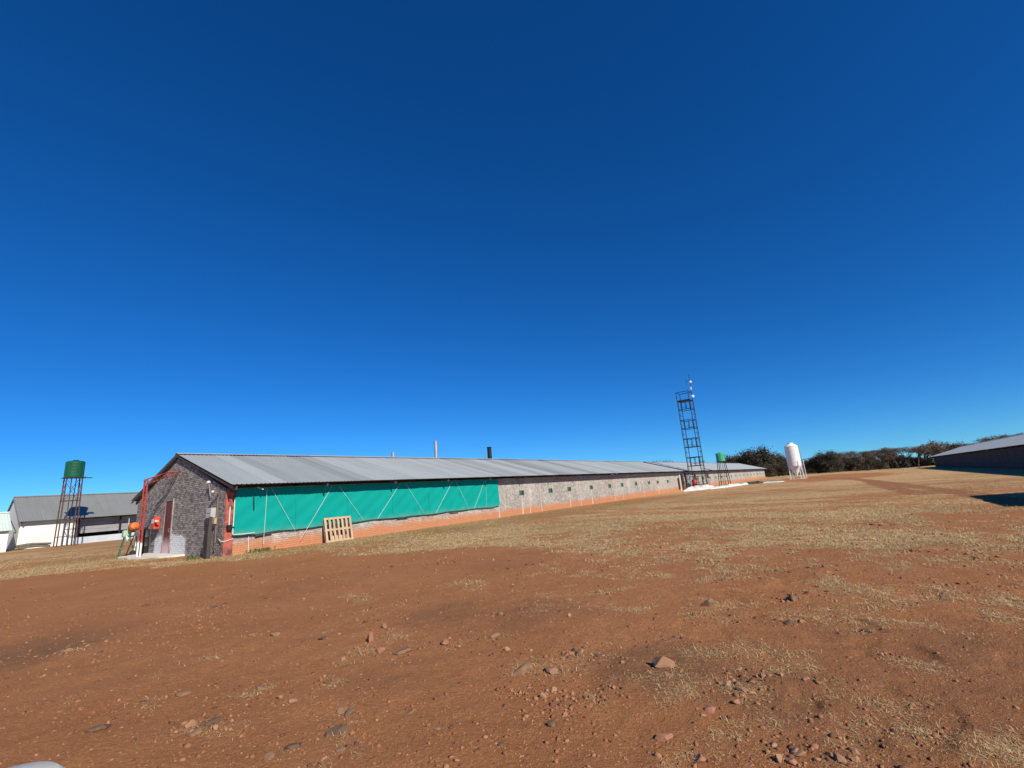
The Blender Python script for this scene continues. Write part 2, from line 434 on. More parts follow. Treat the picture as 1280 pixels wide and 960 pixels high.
# ------------------------------------------------------------------ ground
BARE_PX = [(-500, 1200), (-250, 760), (0, 726), (100, 716), (190, 708), (290, 703), (360, 696), (440, 695), (520, 690), (610, 684), (690, 688), (665, 712), (720, 738),
           (800, 758), (900, 778), (1000, 800), (1100, 818), (1200, 842), (1290, 880), (1400, 1300), (400, 1600)]
BARE = np.array([gp(*p)[:2] for p in BARE_PX])
def poly_sd(x, y, P):
    """signed distance, positive outside"""
    d = np.full(x.shape, 1e9); inside = np.zeros(x.shape, bool)
    n = len(P)
    for i in range(n):
        ax, ay = P[i]; bx, by = P[(i + 1) % n]
        ex, ey = bx - ax, by - ay
        t = np.clip(((x - ax) * ex + (y - ay) * ey) / (ex * ex + ey * ey), 0, 1)
        d = np.minimum(d, np.hypot(x - ax - t * ex, y - ay - t * ey))
        c = ((ay > y) != (by > y))
        xi = ax + (y - ay) * ex / (ey if abs(ey) > 1e-9 else 1e-9)
        inside ^= c & (x < xi)
    return np.where(inside, -d, d)
def seg_d(x, y, pts):
    d = np.full(np.shape(x), 1e9)
    for (ax, ay), (bx, by) in zip(pts[:-1], pts[1:]):
        ex, ey = bx - ax, by - ay
        t = np.clip(((x - ax) * ex + (y - ay) * ey) / (ex * ex + ey * ey), 0, 1)
        d = np.minimum(d, np.hypot(x - ax - t * ex, y - ay - t * ey))
    return d
TRACKS = [[(-9, 96), (-4, 82), (-.6, 67), (1.4, 50), (2.7, 37), (3.6, 28), (4.4, 18)], [(-7.6, 98), (-2.2, 80), (.0, 60), (.7, 46), (1.4, 37), (1.9, 31)]]
DARKS = [(gp(840, 838), .75, .9), (gp(905, 852), .6, .7), (gp(960, 870), .6, .7), (gp(650, 772), 1.0, .6), (gp(560, 770), .9, .6), (gp(20, 825), 1.0, 1.0), (gp(70, 805), 1.0, .7),
         (gp(1150, 880), 1.5, .55), (gp(1230, 830), 1.6, .6), (gp(500, 845), .5, .4), (gp(380, 735), 1.2, .3), (gp(620, 700), 1.8, .3)]
def ground_attr(x, y):
    sd = poly_sd(x, y, BARE)
    hd = np.degrees(np.arctan2(x, y))            # heading from +Y
    wide = sstep(-40, -25, hd)                   # the right-hand edge of the bare soil fades out slowly
    w = .5 + wide * 8.5
    g = sstep(-.35, 1.0, (sd + (fbm(x / 1.6, y / 1.6, 21, 4) - .5) * (2.0 + 9 * wide)) / w)
    rr_ = np.hypot(x, y)
    w2 = sstep(-38, -20, hd)
    gw = .25 + .69 * sstep(2.5, 20, rr_ + (fbm(x / 1.9, y / 1.9, 23, 4) - .5) * 7 + (fbm(x / .55, y / .55, 27, 3) - .5) * 11 + .05 * np.clip(hd, -20, 20))
    g = g * (1 - w2) + gw * w2
    patch = fbm(x / 2.4, y / 1.6, 31, 4)
    g = g * (.66 + .46 * sstep(.35, .6, patch)) * (1 - .35 * sstep(.55, .7, fbm(x / 5.5, y / 5.5, 35, 3)))
    r = np.hypot(x, y)
    g = g + (1 - g) * .22 * sstep(.56, .72, fbm(x / .7, y / .7, 41, 4)) * (.4 + .6 * sstep(-60, -20, hd))   # small tufts on the bare soil
    far = sstep(35, 80, r); g = g * (1 - far) + far * .95
    tr = np.minimum(seg_d(x, y, TRACKS[0]), seg_d(x, y, TRACKS[1]))
    tw = .35 + .25 * fbm(x / 3, y / 3, 51, 3)
    tm = sstep(tw + .25, tw - .1, tr) * sstep(16, 26, y)
    g = g * (1 - .6 * tm)
    q = gp(1235, 648); redp = sstep(3.0, 1.2, np.hypot((x - q.x) / .55, (y - q.y) / 1.4) + 2.0 * (fbm(x / 1.2, y / 1.2, 55, 3) - .5))
    g = g * (1 - .45 * redp)
    rd = sstep(9, 4, np.hypot((x + 4) / 1.1, (y - 96) / 3.2) + 3 * (fbm(x / 3, y / 6, 57, 3) - .5))
    g = g * (1 - .8 * rd)
    d = np.zeros_like(x)
    for c, rad, a in DARKS:
        d = np.maximum(d, a * sstep(1.25, .3, np.hypot(x - c.x, y - c.y) / rad + (fbm(x / .6, y / .6, 61, 3) - .5) * 1.0))
    d = np.maximum(d, .6 * tm)
    d = np.maximum(d, .55 * sstep(-12, 22, hd) * sstep(14, 6, r) * sstep(.4, .6, fbm(x / 1.2, y / 1.2, 65, 4)))
    ol = sstep(-14.5, -17.5, x) * sstep(26, 18, np.abs(y - 30)) * .55 + .75 * sstep(4.0, 1.5, np.hypot(x + 31.5, (y - 6.6) * 1.4)) + .45 * sstep(.5, .7, fbm(x / 9, y / 9, 71, 3))
    return np.clip(g, 0, 1), np.clip(d, 0, 1), np.clip(ol, 0, 1)

def make_ground():
    h0 = math.degrees(math.atan2((RC @ Vector((0, 0, -1))).x, (RC @ Vector((0, 0, -1))).y))
    ang = np.concatenate([np.arange(h0 - 62, h0 + 62, .3), np.arange(h0 + 62, h0 + 298, 4.0)])
    rad = np.concatenate([[.4, .8, 1.2, 1.6], 2.0 * 1.0075 ** np.arange(0, 270), 15.04 * 1.0155 ** np.arange(1, 170), 15.04 * 1.0155 ** 170 * 1.06 ** np.arange(1, 70)])
    A, Rr = np.meshgrid(np.radians(ang), rad, indexing='ij')
    x = (np.sin(A) * Rr).ravel(); y = (np.cos(A) * Rr).ravel()
    na, nr = A.shape
    z = terrain(x, y)
    i = np.arange(na)[:, None]; j = np.arange(nr - 1)[None, :]
    i2 = (i + 1) % na
    q = np.stack([i * nr + j, i * nr + j + 1, i2 * nr + j + 1, i2 * nr + j], -1).reshape(-1, 4)
    me = bpy.data.meshes.new('ground')
    nv = len(x)
    co = np.stack([x, y, z], 1)
    co = np.vstack([co, [[0, 0, tz(0, 0)]]])
    tri = np.stack([np.full(na, nv), np.arange(na) * nr, ((np.arange(na) + 1) % na) * nr], 1)
    me.vertices.add(nv + 1); me.vertices.foreach_set('co', co.ravel())
    me.loops.add(q.size + tri.size); me.loops.foreach_set('vertex_index', np.concatenate([q[:, ::-1].ravel(), tri[:, ::-1].ravel()]).astype(np.int32))
    me.polygons.add(len(q) + len(tri))
    ls = np.concatenate([np.arange(len(q)) * 4, len(q) * 4 + np.arange(len(tri)) * 3]).astype(np.int32)
    me.polygons.foreach_set('loop_start', ls)
    me.polygons.foreach_set('use_smooth', np.ones(len(ls), bool))
    me.update(calc_edges=True); me.validate()
    g, d, o = ground_attr(co[:, 0], co[:, 1])
    for nm, v in (('grass', g), ('dark', d), ('tone', o)):
        at = me.attributes.new(nm, 'FLOAT', 'POINT'); at.data.foreach_set('value', v.astype(np.float32))
    me.materials.append(M['ground'])
    if me.polygons[0].normal.z < 0: me.flip_normals()
    ob = bpy.data.objects.new('ground', me); COL.objects.link(ob); ob['kind'] = 'structure'
    return ob
make_ground()

# ------------------------------------------------------------------ poultry houses and sheds
def sheet_mesh(name, mat, s, W=.762, ribs=4, h=.020):
    """one profiled roof sheet, W wide along +Y, rising by the vector s"""
    s = Vector(s); n = Vector((-s.z, 0, s.x)); n = n if n.z > 0 else -n; n.normalize()
    p = []; st = W / ribs
    for k in range(ribs):
        p += [(k * st, h), (k * st + .03, h), (k * st + .05, 0), (k * st + st - .02, 0)]
    p += [(W, h + .004), (W + .028, h + .004)]
    m = MB(); vs = []
    for t in (0, 1):
        for yy, hh in p: vs.append(Vector((0, yy, 0)) + n * hh + s * t)
    k = len(p)
    fs = [(i, i + 1, k + i + 1, k + i) for i in range(k - 1)]
    if s.x > 0: fs = [f[::-1] for f in fs]
    m.add(vs, fs)
    return m.mesh(name, mat)
def corrugated(m, p0, s, L, st=.19, h=.022):
    """a whole slope of profiled roofing in one mesh"""
    s = Vector(s); n = Vector((-s.z, 0, s.x)); n = n if n.z > 0 else -n; n.normalize()
    p = []; k = 0
    while k * st < L - st:
        p += [(k * st, h), (k * st + .03, h), (k * st + .05, 0), (k * st + st - .02, 0)]; k += 1
    p += [(L, 0)]
    p0 = Vector(p0); vs = []
    for t in (0, 1):
        for yy, hh in p: vs.append(p0 + Vector((0, yy, 0)) + n * hh + s * t)
    q = len(p); m.add(vs, [(i, i + 1, q + i + 1, q + i) for i in range(q - 1)])
def gable_poly(m, xa, xb, xr, ze, zr, y0, y1, zb=-.4):
    v = []
    for y in (y0, y1): v += [(xa, y, zb), (xb, y, zb), (xb, y, ze), (xr, y, zr), (xa, y, ze)]
    m.add(v, [(0, 1, 2, 3, 4), (9, 8, 7, 6, 5), (0, 5, 6, 1), (1, 6, 7, 2), (2, 7, 8, 3), (3, 8, 9, 4), (4, 9, 5, 0)])
def roof_of(root, xf, xb, y0, y1, ze, zr, over, rake, mat, per_sheet=True, cap=True, undern='purlin'):
    """xf: wall face on the visible side, xb: on the other side"""
    sg = 1 if xf > xb else -1
    xr = (xf + xb) / 2
    slope = (zr - ze) / (abs(xf - xb) / 2 + over)
    e = Vector((xf + sg * over, 0, ze)); r = Vector((xr, 0, zr)); eb = Vector((xb - sg * over, 0, ze))
    L = y1 - y0 + 2 * rake
    if per_sheet:
        n = max(1, round(L / .762)); W = L / n
        me = sheet_mesh('roof_sheet', mat, r - e, W)
        for k in range(n):
            o = place('roof_sheet', me, root, (e.x, y0 - rake + k * W, ze + random.uniform(0, .006)))
            o.rotation_euler = (0, random.uniform(-.0012, .0012), random.uniform(-.001, .001))
    else:
        m = MB(); corrugated(m, (e.x, y0 - rake, ze), r - e, L); m.build('roof_sheeting', mat, root)
    m = MB(); corrugated(m, (eb.x, y0 - rake, ze), r - eb, L); m.build('rear_roof_sheeting', mat, root)
    if cap:
        m = MB(); w = .24
        m.add([(xr - w, y0 - rake - .01, zr - w * slope + .065), (xr, y0 - rake - .01, zr + .075), (xr + w, y0 - rake - .01, zr - w * slope + .065),
               (xr - w, y1 + rake + .01, zr - w * slope + .065), (xr, y1 + rake + .01, zr + .075), (xr + w, y1 + rake + .01, zr - w * slope + .065)], [(0, 3, 4, 1), (1, 4, 5, 2)])
        m.build('ridge_cap', mat, root)
    # timber under the roof: rafter pairs, wall plates and purlins as real boards
    m = MB()
    for t in (.03, .35, .65, .94):
        for a in (e, eb):
            p = a.lerp(r, t); m.box(p.x - .03, p.x + .03, y0 - rake + .03, y1 + rake - .03, p.z - .085, p.z - .012)
    m.build(undern, M['under'], root)
    k = y0 + .1
    while k < y1:
        m = MB()
        for a in (e, eb):
            p = a.lerp(r, .012); q = a.lerp(r, .985)
            m.beam(p - Vector((0, -k, .17)), q - Vector((0, -k, .17)), .06, .15)
        m.build('rafter', M['under'], root); k += 4.05
    return e, r

# ---- the long brick poultry house with the teal curtain
X0, Y0, Y1 = -21.3, 8.47, 67.4
XB = -32.4
ZE, ZR = 2.80, 4.72
H1 = thing('poultry_house', 'long grey brick poultry house with dark gable end and silvery sheet roof', 'building', (X0, Y0, 0))
XR = (X0 + XB) / 2
ZW = 2.70
m = MB(); m.box(X0 - .22, X0, Y0 + .24, Y1 - .22, -.4, ZW); m.build('front_wall', M['brick_wall'], H1)
m = MB(); m.box(XB, XB + .22, Y0 + .24, Y1 - .22, -.4, ZW); m.build('rear_wall', M['brick_wall'], H1)
m = MB(); gable_poly(m, XB, X0, XR, ZW, ZR - .16, Y1 - .22, Y1); m.build('far_gable_wall', M['brick_wall'], H1)
m = MB(); gable_poly(m, XB, X0 - .001, XR, ZW, ZR - .16, Y0, Y0 + .24); gw = m.build('gable_wall', M['gable_mortar'], H1)
m = MB()
row = 0; z = 0.004
def gtop(x): return ZW + (ZR - .16 - ZW) * (1 - abs(x - XR) / ((X0 - XB) / 2))
while z < ZR:
    x = XB + .006 - (row % 2) * .116
    while x < X0:
        a, b = max(x, XB + .006), min(x + .22, X0 - .006)
        if b - a > .05 and min(gtop(a), gtop(b)) > z + .075 and not (-28.04 < (a + b) / 2 < -26.98 and z < 2.52):
            d = .009 + random.random() ** 2 * .007
            j = lambda: random.uniform(-.004, .004)
            y = Y0 - d
            v = [(a + j(), y + j(), z + j()), (b + j(), y + j(), z + j()), (b + j(), y + j(), z + .074 + j()), (a + j(), y + j(), z + .074 + j()),
                 (a, Y0 + .01, z), (b, Y0 + .01, z), (b, Y0 + .01, z + .074), (a, Y0 + .01, z + .074)]
            m.add(v, [(0, 1, 2, 3), (0, 4, 5, 1), (1, 5, 6, 2), (2, 6, 7, 3), (3, 7, 4, 0)], random.random())
        x += .232
    z += .088; row += 1
gb = m.build('bricks', M['gable_brick'], gw); gb['kind'] = 'stuff'; gb['label'] = 'rough dark grey face bricks with whitewash round the door'
roof_of(H1, X0, XB, Y0, Y1, ZE, ZR, .82, .14, M['roof'])
# barge boards on the gable
for sx in (1, -1):
    m = MB(); xe = XR + sx * ((X0 - XB) / 2 + .80)
    m.beam((xe, Y0 - .10, ZE - .11), (XR, Y0 - .10, ZR - .11), .025, .09); m.build('barge_board', M['dark_wood'], H1)
# red corner pier and white brackets
m = MB(); m.box(X0 - .02, X0 + .055, Y0 + .0, Y0 + .36, -.3, 2.62); pier = m.build('corner_pier', M['red_paint'], H1, label='red painted brick pier with worn dark patches')
m = MB(); m.tube([(X0 + .10, Y0 + .16, 1.05), (X0 + .10, Y0 + .16, 1.95)], .018); m.build('pipe', M['rope'], pier)
m = MB(); m.box(X0 + .055, X0 + .20, Y0 + .08, Y0 + .24, 1.02, 1.22); m.tube([(X0 + .14, Y0 + .26, 1.15), (X0 + .24, Y0 + .30, 1.10)], .03); m.build('tap_box', M['steel_dark'], pier)
m = MB(); m.tube([(X0 - .25, Y0 - .06, .70), (X0 + .02, Y0 - .07, .60), (X0 + .09, Y0 + .1, .60), (X0 + .09, Y0 + .34, .66)], .014); m.build('cable', M['rope'], pier)
# door in the gable
m = MB()
m.box(-28.04, -27.96, Y0 - .06, Y0 + .05, 0, 2.50); m.box(-27.06, -26.98, Y0 - .06, Y0 + .05, 0, 2.50); m.box(-28.04, -26.98, Y0 - .061, Y0 + .05, 2.50, 2.60)
m.build('door_frame', M['frame_wood'], H1)
dr = None
m = MB(); m.box(-27.955, -27.065, Y0 - .03, Y0 + .02, .03, 2.49); dr = m.build('door', M['door_red'], H1, label='maroon door with whitewashed foot')
for k in range(6):
    m = MB(); xa = -27.945 + k * .146; m.box(xa, xa + .138, Y0 - .042, Y0 - .031, .04, 2.48); m.build('plank', M['door_red'], dr)
m = MB(); m.tube([(-27.14, Y0 - .045, 1.05), (-27.14, Y0 - .10, 1.05), (-27.14, Y0 - .10, 1.2), (-27.14, Y0 - .045, 1.2)], .011); m.build('handle', M['steel_grey'], dr)
# meter box, conduits, lamp on the gable
def in_gable(px, py, dy): return on_y(px, py, Y0 - dy)
m = MB(); m.box(-22.50, -22.02, Y0 - .24, Y0 - .03, 1.56, 1.96); mb_ = m.build('meter_box', M['grey_plastic'], H1, bevel=.012, label='grey meter box with dark slots on the gable')
for xa in (-22.36, -22.22):
    m = MB(); m.box(xa, xa + .09, Y0 - .248, Y0 - .241, 1.74, 1.765); m.build('slot', M['steel_dark'], mb_)
for k, (dx, r) in enumerate(((0, .022), (.07, .016), (.14, .018))):
    m = MB(); m.tube([(-21.93 + dx, Y0 - .06, .25 + .3 * k), (-21.93 + dx, Y0 - .06, 1.9), (-21.90 + dx, Y0 - .07, 2.45), (-21.88 + dx, Y0 - .14, 2.62 - .05 * k), (-21.95 + dx, Y0 - .22, 2.66 - .06 * k)], r)
    m.build('conduit', M['frame_wood'] if k == 1 else M['grey_wood'], H1)
m = MB(); m.lathe((-21.97, Y0 - .24, 2.60), [(.03, -.04), (.06, 0), (.06, .05), (.02, .07)], 12); m.build('insulator', M['white_plastic'], H1)
m = MB(); m.tube([(-22.62, Y0 - .03, 2.42), (-22.62, Y0 - .08, 2.46), (-22.66, Y0 - .15, 3.02)], .022); m.build('lamp_arm', M['steel_grey'], H1)
m = MB(); m.lathe((-22.66, Y0 - .17, 3.0), [(.04, 0), (.08, .03), (.075, .08), (.03, .12)], 14); m.build('lamp_head', M['white_plastic'], H1, smooth=True)
m = MB(); m.box(-22.05, -21.82, Y0 - .16, Y0 - .03, 1.30, 1.54); m.build('junction_box', M['pallet'], H1, bevel=.01)
# stub pipe under the eave
m = MB(); m.tube([on_x(322, 609, X0 + .25), on_x(329, 611.6, X0 + .55)], .028, 8); m.build('eave_pipe', M['white_plastic'], H1)
# vents along the wall with pale streaks below
def vent(root, x, y, z, w, h, streak, zb):
    m = MB(); t = .05
    m.box(x, x + .025, y - w / 2, y + w / 2, z - h / 2, z - h / 2 + t); m.box(x, x + .025, y - w / 2, y + w / 2, z + h / 2 - t, z + h / 2)
    m.box(x, x + .024, y - w / 2, y - w / 2 + t, z - h / 2 + t, z + h / 2 - t); m.box(x, x + .024, y + w / 2 - t, y + w / 2, z - h / 2 + t, z + h / 2 - t)
    v = m.build('vent', M['green_paint'], root)
    m = MB(); m.box(x, x + .012, y - w / 2 + t, y + w / 2 - t, z - h / 2 + t, z + h / 2 - t); m.build('opening', M['dark_panel'], v)
    m = MB(); m.add([(x + .014, y - w / 2 + t, z - h / 2 + t), (x + .014, y + .02, z - h / 2 + t), (x + .022, y + .02, z + h / 2 - t), (x + .022, y - w / 2 + t, z + h / 2 - t)], [(0, 1, 2, 3)])
    m.build('flap', M['green_paint'], v)
    if streak:
        m = MB(); w0 = streak; n = 9
        vs = []
        for k in range(n):
            zz = z - h / 2 - .01 - (z - h / 2 - zb) * k / (n - 1)
            c = y + random.uniform(-.015, .015); ww = w0 * (.75 + .4 * random.random()) * (.8 + .5 * k / n)
            vs += [(x + .004, c - ww, zz), (x + .004, c + ww, zz)]
        m.add(vs, [(2 * k, 2 * k + 2, 2 * k + 3, 2 * k + 1) for k in range(n - 1)]); m.build('lime_streak', M['streak'], v)
VY = [29.22, 33.31, 36.39, 40.54, 44.56, 47.63, 51.46, 55.43, 58.44, 62.16]
for k, y in enumerate(VY): vent(H1, X0, y, 1.58, .58, .36, (.075, 0, .055, .075, 0, .04, 0, 0, .07, 0)[k], .02 + .3 * max(0, (y - 34) / 106))
for y in (26.36, 30.2, 31.8, 38.3, 45.6, 53.5, 60.2):     # pale rain pipes and lime runs down the wall
    m = MB(); w = .045 if y > 26.5 else .06
    m.add([(X0 + .005, y - w, -.1), (X0 + .005, y + w, -.1), (X0 + .005, y + w * .7, 2.4), (X0 + .005, y - w * .7, 2.4)], [(0, 1, 2, 3)]); m.build('lime_streak', M['streak'], H1)
# end pier, red and white
m = MB(); m.box(X0 - .02, X0 + .14, 66.7, 67.3, -.2, 2.75); m.build('end_pier', M['streak'], H1)
m = MB(); m.box(X0 + .06, X0 + .2, 66.2, 66.5, .4, 1.9); m.build('end_post', M['rust'], H1)
# flues on the ridge
for px, y, zt, r, mt in ((491.5, 22.17, 5.20, .13, 'steel_grey'), (545, 26.5, 6.22, .155, 'steel_grey'), (612.5, 33.3, 5.95, .20, 'steel_dark'), (609, 32.7, 5.55, .035, 'steel_grey')):
    m = MB(); m.lathe((-27.6, y, 4.2), [(r, 0), (r, zt - 4.2 - .08), (r * 1.12, zt - 4.2 - .07), (r * 1.12, zt - 4.2), (r * .85, zt - 4.2), (r * .85, zt - 4.5)], 16)
    m.build('flue_pipe', M[mt], H1, smooth=True)

# ---- teal curtain with its ropes
def curtain():
    ya, yb = Y0 + .37, 26.30
    root = thing('side_curtain', 'teal woven curtain hung along the wall of the brick poultry house', 'curtain', (X0 + .06, ya, .75))
    n, k = 240, 26
    vs = []
    for i in range(n + 1):
        y = ya + (yb - ya) * i / n
        zb = .79 + .018 * math.sin(y * .9) - .014 * math.sin(y * 2.3) + .05 * max(0, 1 - abs(y - 9.7) / .9) * -1.5 + (.10 if y > 25.6 else 0) * (y - 25.6) / .7
        for j in range(k + 1):
            t = j / k
            z = zb + (2.66 - zb) * t
            wr = .012 * math.sin(y * 3.1 + 1.3 * math.sin(z * 2)) + .007 * math.sin(y * 9.3 + z * 3.0) * (1 - t * .4) + .007 * math.sin((y * .8 + z * 1.9) * 2.6) + .008 * math.sin((y * 1.7 - z * 2.2) * 4)
            yy = y + (.10 * (1 - t) * max(0, 1 - (y - ya) / .7) * -1 if i < 20 else 0)
            vs.append((X0 + .10 + wr + .05 * (1 - t), yy, z))
    fs = [(i * (k + 1) + j, (i + 1) * (k + 1) + j, (i + 1) * (k + 1) + j + 1, i * (k + 1) + j + 1) for i in range(n) for j in range(k)]
    m = MB(); m.add(vs, fs); m.build('cloth', M['curtain'], root, smooth=True)
    for ysm in (11.4, 14.1, 16.9, 19.6, 22.3, 24.9):
        m = MB(); m.tube([(X0 + .158, ysm, .80), (X0 + .135, ysm + .02, 1.7), (X0 + .11, ysm, 2.64)], .012, 5); m.build('seam', M['curtain'], root)
    def z3(x, y): return (250 + x / 6, 550 + y / 6)
    def z4(x, y): return (440 + x / 6.4, 540 + y / 6.4)
    ropes = [(z3(503, 400), z3(475, 780)), (z3(560, 400), z3(715, 680)), (z3(970, 385), z3(755, 745)), (z3(1070, 380), z4(88, 700)), (z4(355, 460), z4(205, 692)),
             (z4(465, 470), z4(575, 645)), (z4(780, 440), z4(670, 650)), (z4(860, 455), z4(935, 612)), (z4(1045, 430), z4(978, 612)), (z4(1072, 420), z4(1078, 602))]
    for k2, (a, b) in enumerate(ropes):
        p = on_x(*a, X0 + .17); q = on_x(*b, X0 + .22)
        u = p + (p - q) * ((2.62 - p.z) / max(.3, (p - q).z)); u.x = X0 + .15
        m = MB(); m.tube([u, (u + q) / 2 + Vector((.004, 0, -.01)), q], .0075 if k2 % 2 == 0 else .005, 5); m.build('rope', M['rope'], root)
    m = MB(); m.tube([on_x(*z3(245, 710), X0 + .2), on_x(*z3(330, 704), X0 + .21), on_x(*z3(412, 696), X0 + .2)], .016, 5); m.build('hem_rope', M['rope'], root)
    m = MB(); m.tube([on_x(*z3(262, 435), X0 + .17), on_x(*z3(245, 708), X0 + .2)], .018, 5); m.build('edge_rope', M['rope'], root)
    m = MB(); m.tube([on_x(*z3(404, 415), X0 + .2), on_x(*z3(405, 522), X0 + .2)], .018, 5); m.build('hook_rod', M['steel_dark'], root)
    for a, b in ((z4(365, 690), z4(450, 681)), (z4(785, 642), z4(855, 636)), (z3(415, 718), z3(540, 694))):
        p = on_x(*a, X0 + .12); q = on_x(*b, X0 + .12)
        m = MB(); m.beam(p, q, .05, .05); m.build('bottom_batten', M['dark_wood'], root)
    m = MB(); m.tube([on_x(*z3(365, 712), X0 + .03), on_x(*z3(362, 840), X0 + .03)], .012, 5); m.build('rope_tail', M['rope'], root)
curtain()

# ---- the second poultry house in the same line
H2 = thing('poultry_house', 'far grey brick poultry house in line behind the scaffold tower', 'building', (X0, 69.2, .3))
ya, yb = 69.2, 136.5
m = MB(); m.box(X0 - .22, X0, ya + .22, yb - .22, -.2, ZW); m.build('front_wall', M['brick_wall'], H2)
m = MB(); m.box(XB, XB + .22, ya + .22, yb - .22, -.2, ZW); m.build('rear_wall', M['brick_wall'], H2)
for a, b in ((ya, ya + .22), (yb - .22, yb)):
    m = MB(); gable_poly(m, XB, X0, XR, ZW, ZR - .16, a, b); m.build('gable_wall', M['brick_wall'], H2)
roof_of(H2, X0, XB, ya, yb, ZE, ZR, .82, .14, M['roof_far'], per_sheet=False)
y = 71.5
while y < yb - 2:
    if not 66 < y < 74.5: vent(H2, X0, y, 1.62, .58, .36, 0, .3)
    y += 3.9
m = MB(); m.box(X0, X0 + .10, 71.0, 72.0, .2, 2.3); dd = m.build('door', M['bluegrey'], H2, label='pale blue door behind the scaffold tower')
m = MB(); m.box(X0, X0 + .16, 69.6, 70.1, .2, 2.5); m.build('dark_pier', M['rust'], H2)
m = MB(); m.box(X0, X0 + .2, 74.2, 74.7, .2, 2.4); m.build('dark_pier', M['rust'], H2)

# ---- the shaded poultry house on the other side of the yard
H3 = thing('poultry_house', 'low poultry house with its dark shaded wall towards the yard', 'building', (12.8, 40, 0))
xa, xb, ya, yb = 12.8, 23.8, 40, 147.2
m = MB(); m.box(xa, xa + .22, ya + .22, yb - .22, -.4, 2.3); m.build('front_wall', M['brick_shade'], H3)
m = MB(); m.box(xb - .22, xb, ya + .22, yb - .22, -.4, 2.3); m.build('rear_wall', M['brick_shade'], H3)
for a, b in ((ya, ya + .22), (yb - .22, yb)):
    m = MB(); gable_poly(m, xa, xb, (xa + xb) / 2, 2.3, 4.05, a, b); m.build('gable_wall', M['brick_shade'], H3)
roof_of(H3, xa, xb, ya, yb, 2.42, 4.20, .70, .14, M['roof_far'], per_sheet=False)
# ---- small store whose shadow falls across the yard's edge
H4 = thing('store_room', 'small brick store room that shades the edge of the yard', 'building', (7.1, 20.7, 0))
m = MB(); m.box(7.1, 7.3, 20.7, 27.2, -.3, 2.3); m.build('front_wall', M['brick_wall'], H4)
m = MB(); m.box(12.1, 12.3, 20.7, 27.2, -.3, 2.3); m.build('rear_wall', M['brick_wall'], H4)
for a, b in ((20.6, 20.8), (27.1, 27.3)):
    m = MB(); gable_poly(m, 7.05, 12.35, 9.7, 2.3, 3.15, a, b); m.build('gable_wall', M['brick_wall'], H4)
roof_of(H4, 7.1, 12.3, 20.7, 27.2, 2.42, 3.3, .4, .2, M['roof_far'], per_sheet=False)

# ---- grey roofed shed beyond the gable
XS, YS0, YS1 = -64.0, 7.9, 46.0
H5 = thing('farm_shed', 'white walled shed with dull grey ribbed roof and open bays', 'shed', (XS, YS0, 0))
ZS, ZSR = 2.48, 5.05
m = MB(); m.box(XS - .2, XS, YS0 + .2, 11.8, -.4, 2.5); m.build('white_wall', M['white_wall'], H5)
m = MB(); m.box(XS - .2, XS, 11.8, YS1 - .2, -.4, .62); m.build('low_wall', M['blue_wall'], H5)
for k in range(4):
    m = MB(); z0 = .98 + k * .36; m.box(XS - .62 + .01 * (k % 2), XS - .6 + .01 * (k % 2), 12.0, YS1 - .2, z0, z0 + .345); m.build('cladding_board', M['grey_sheet'], H5)
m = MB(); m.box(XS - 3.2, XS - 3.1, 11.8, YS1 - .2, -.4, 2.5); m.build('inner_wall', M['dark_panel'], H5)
y = 12.0
while y < YS1:
    m = MB(); m.box(XS - .16, XS - .02, y, y + .14, .62, 2.5); m.build('post', M['steel_dark'], H5); y += 3.3
m = MB(); m.box(XS - 10, XS - 9.8, YS0 + .2, YS1 - .2, -.4, 2.5); m.build('rear_wall', M['white_wall'], H5)
m = MB(); gable_poly(m, XS - 10, XS - .002, XS - 5, 2.5, ZSR - .18, YS0, YS0 + .2); m.build('gable_wall', M['white_wall'], H5)
m = MB(); gable_poly(m, XS - 10, XS - .002, XS - 5, 2.5, ZSR - .18, YS1 - .2, YS1); m.build('gable_wall', M['white_wall'], H5)
roof_of(H5, XS, XS - 10, YS0, YS1, ZS, ZSR, .62, .12, M['roof_shed'])
m = MB(); m.beam((XS + .55, YS0 - .14, ZS - .08), (XS - 5, YS0 - .14, ZSR - .1), .03, .22); m.build('barge_board', M['grey_sheet'], H5)
m = MB(); m.beam((XS - 1.2, YS0 - .5, 2.7), (XS - 1.2, YS0 - .02, 1.6), .06); m.build('bracket', M['dark_wood'], H5)

# ---- pale roofed white outbuilding next to it
def outbuilding():
    xw = -60.6
    r = on_x(11.5, 640.5, xw - 3); e = on_x(3.5, 664, xw + .35)
    print('outb', e, r)
    y1 = r.y - .15; y0 = y1 - 13
    root = thing('outbuilding', 'white outbuilding with pale green roof beside the grey shed', 'building', (xw, y1, 0))
    m = MB(); m.box(xw - .2, xw, y0 + .2, y1 - .2, -.4, e.z - .05); m.build('front_wall', M['white_wall'], root)
    m = MB(); m.box(xw - 6, xw - 5.8, y0 + .2, y1 - .2, -.4, e.z - .05); m.build('rear_wall', M['white_wall'], root)
    for a, b in ((y0, y0 + .2), (y1 - .2, y1)):
        m = MB(); gable_poly(m, xw - 6, xw - .002, xw - 3, e.z - .05, r.z - .15, a, b); m.build('gable_wall', M['white_wall'], root)
    roof_of(root, xw, xw - 6, y0, y1, e.z, r.z, .35, .15, M['roof_pale'], per_sheet=False)
    m = MB(); m.box(xw - .01, xw + .03, y1 - 4, y1 - 3, .8, 1.8); m.build('window', M['dark_panel'], root)
outbuilding()
m = MB(); gable_poly(m, -84, -74, -79, 3.1, 5.0, -6, 7.0)
h6 = m.build('distant_shed', M['roof_far'], loc=(-79, 0, 0))
tag(h6, 'dark roofed shed showing above the pale green roof', 'shed')

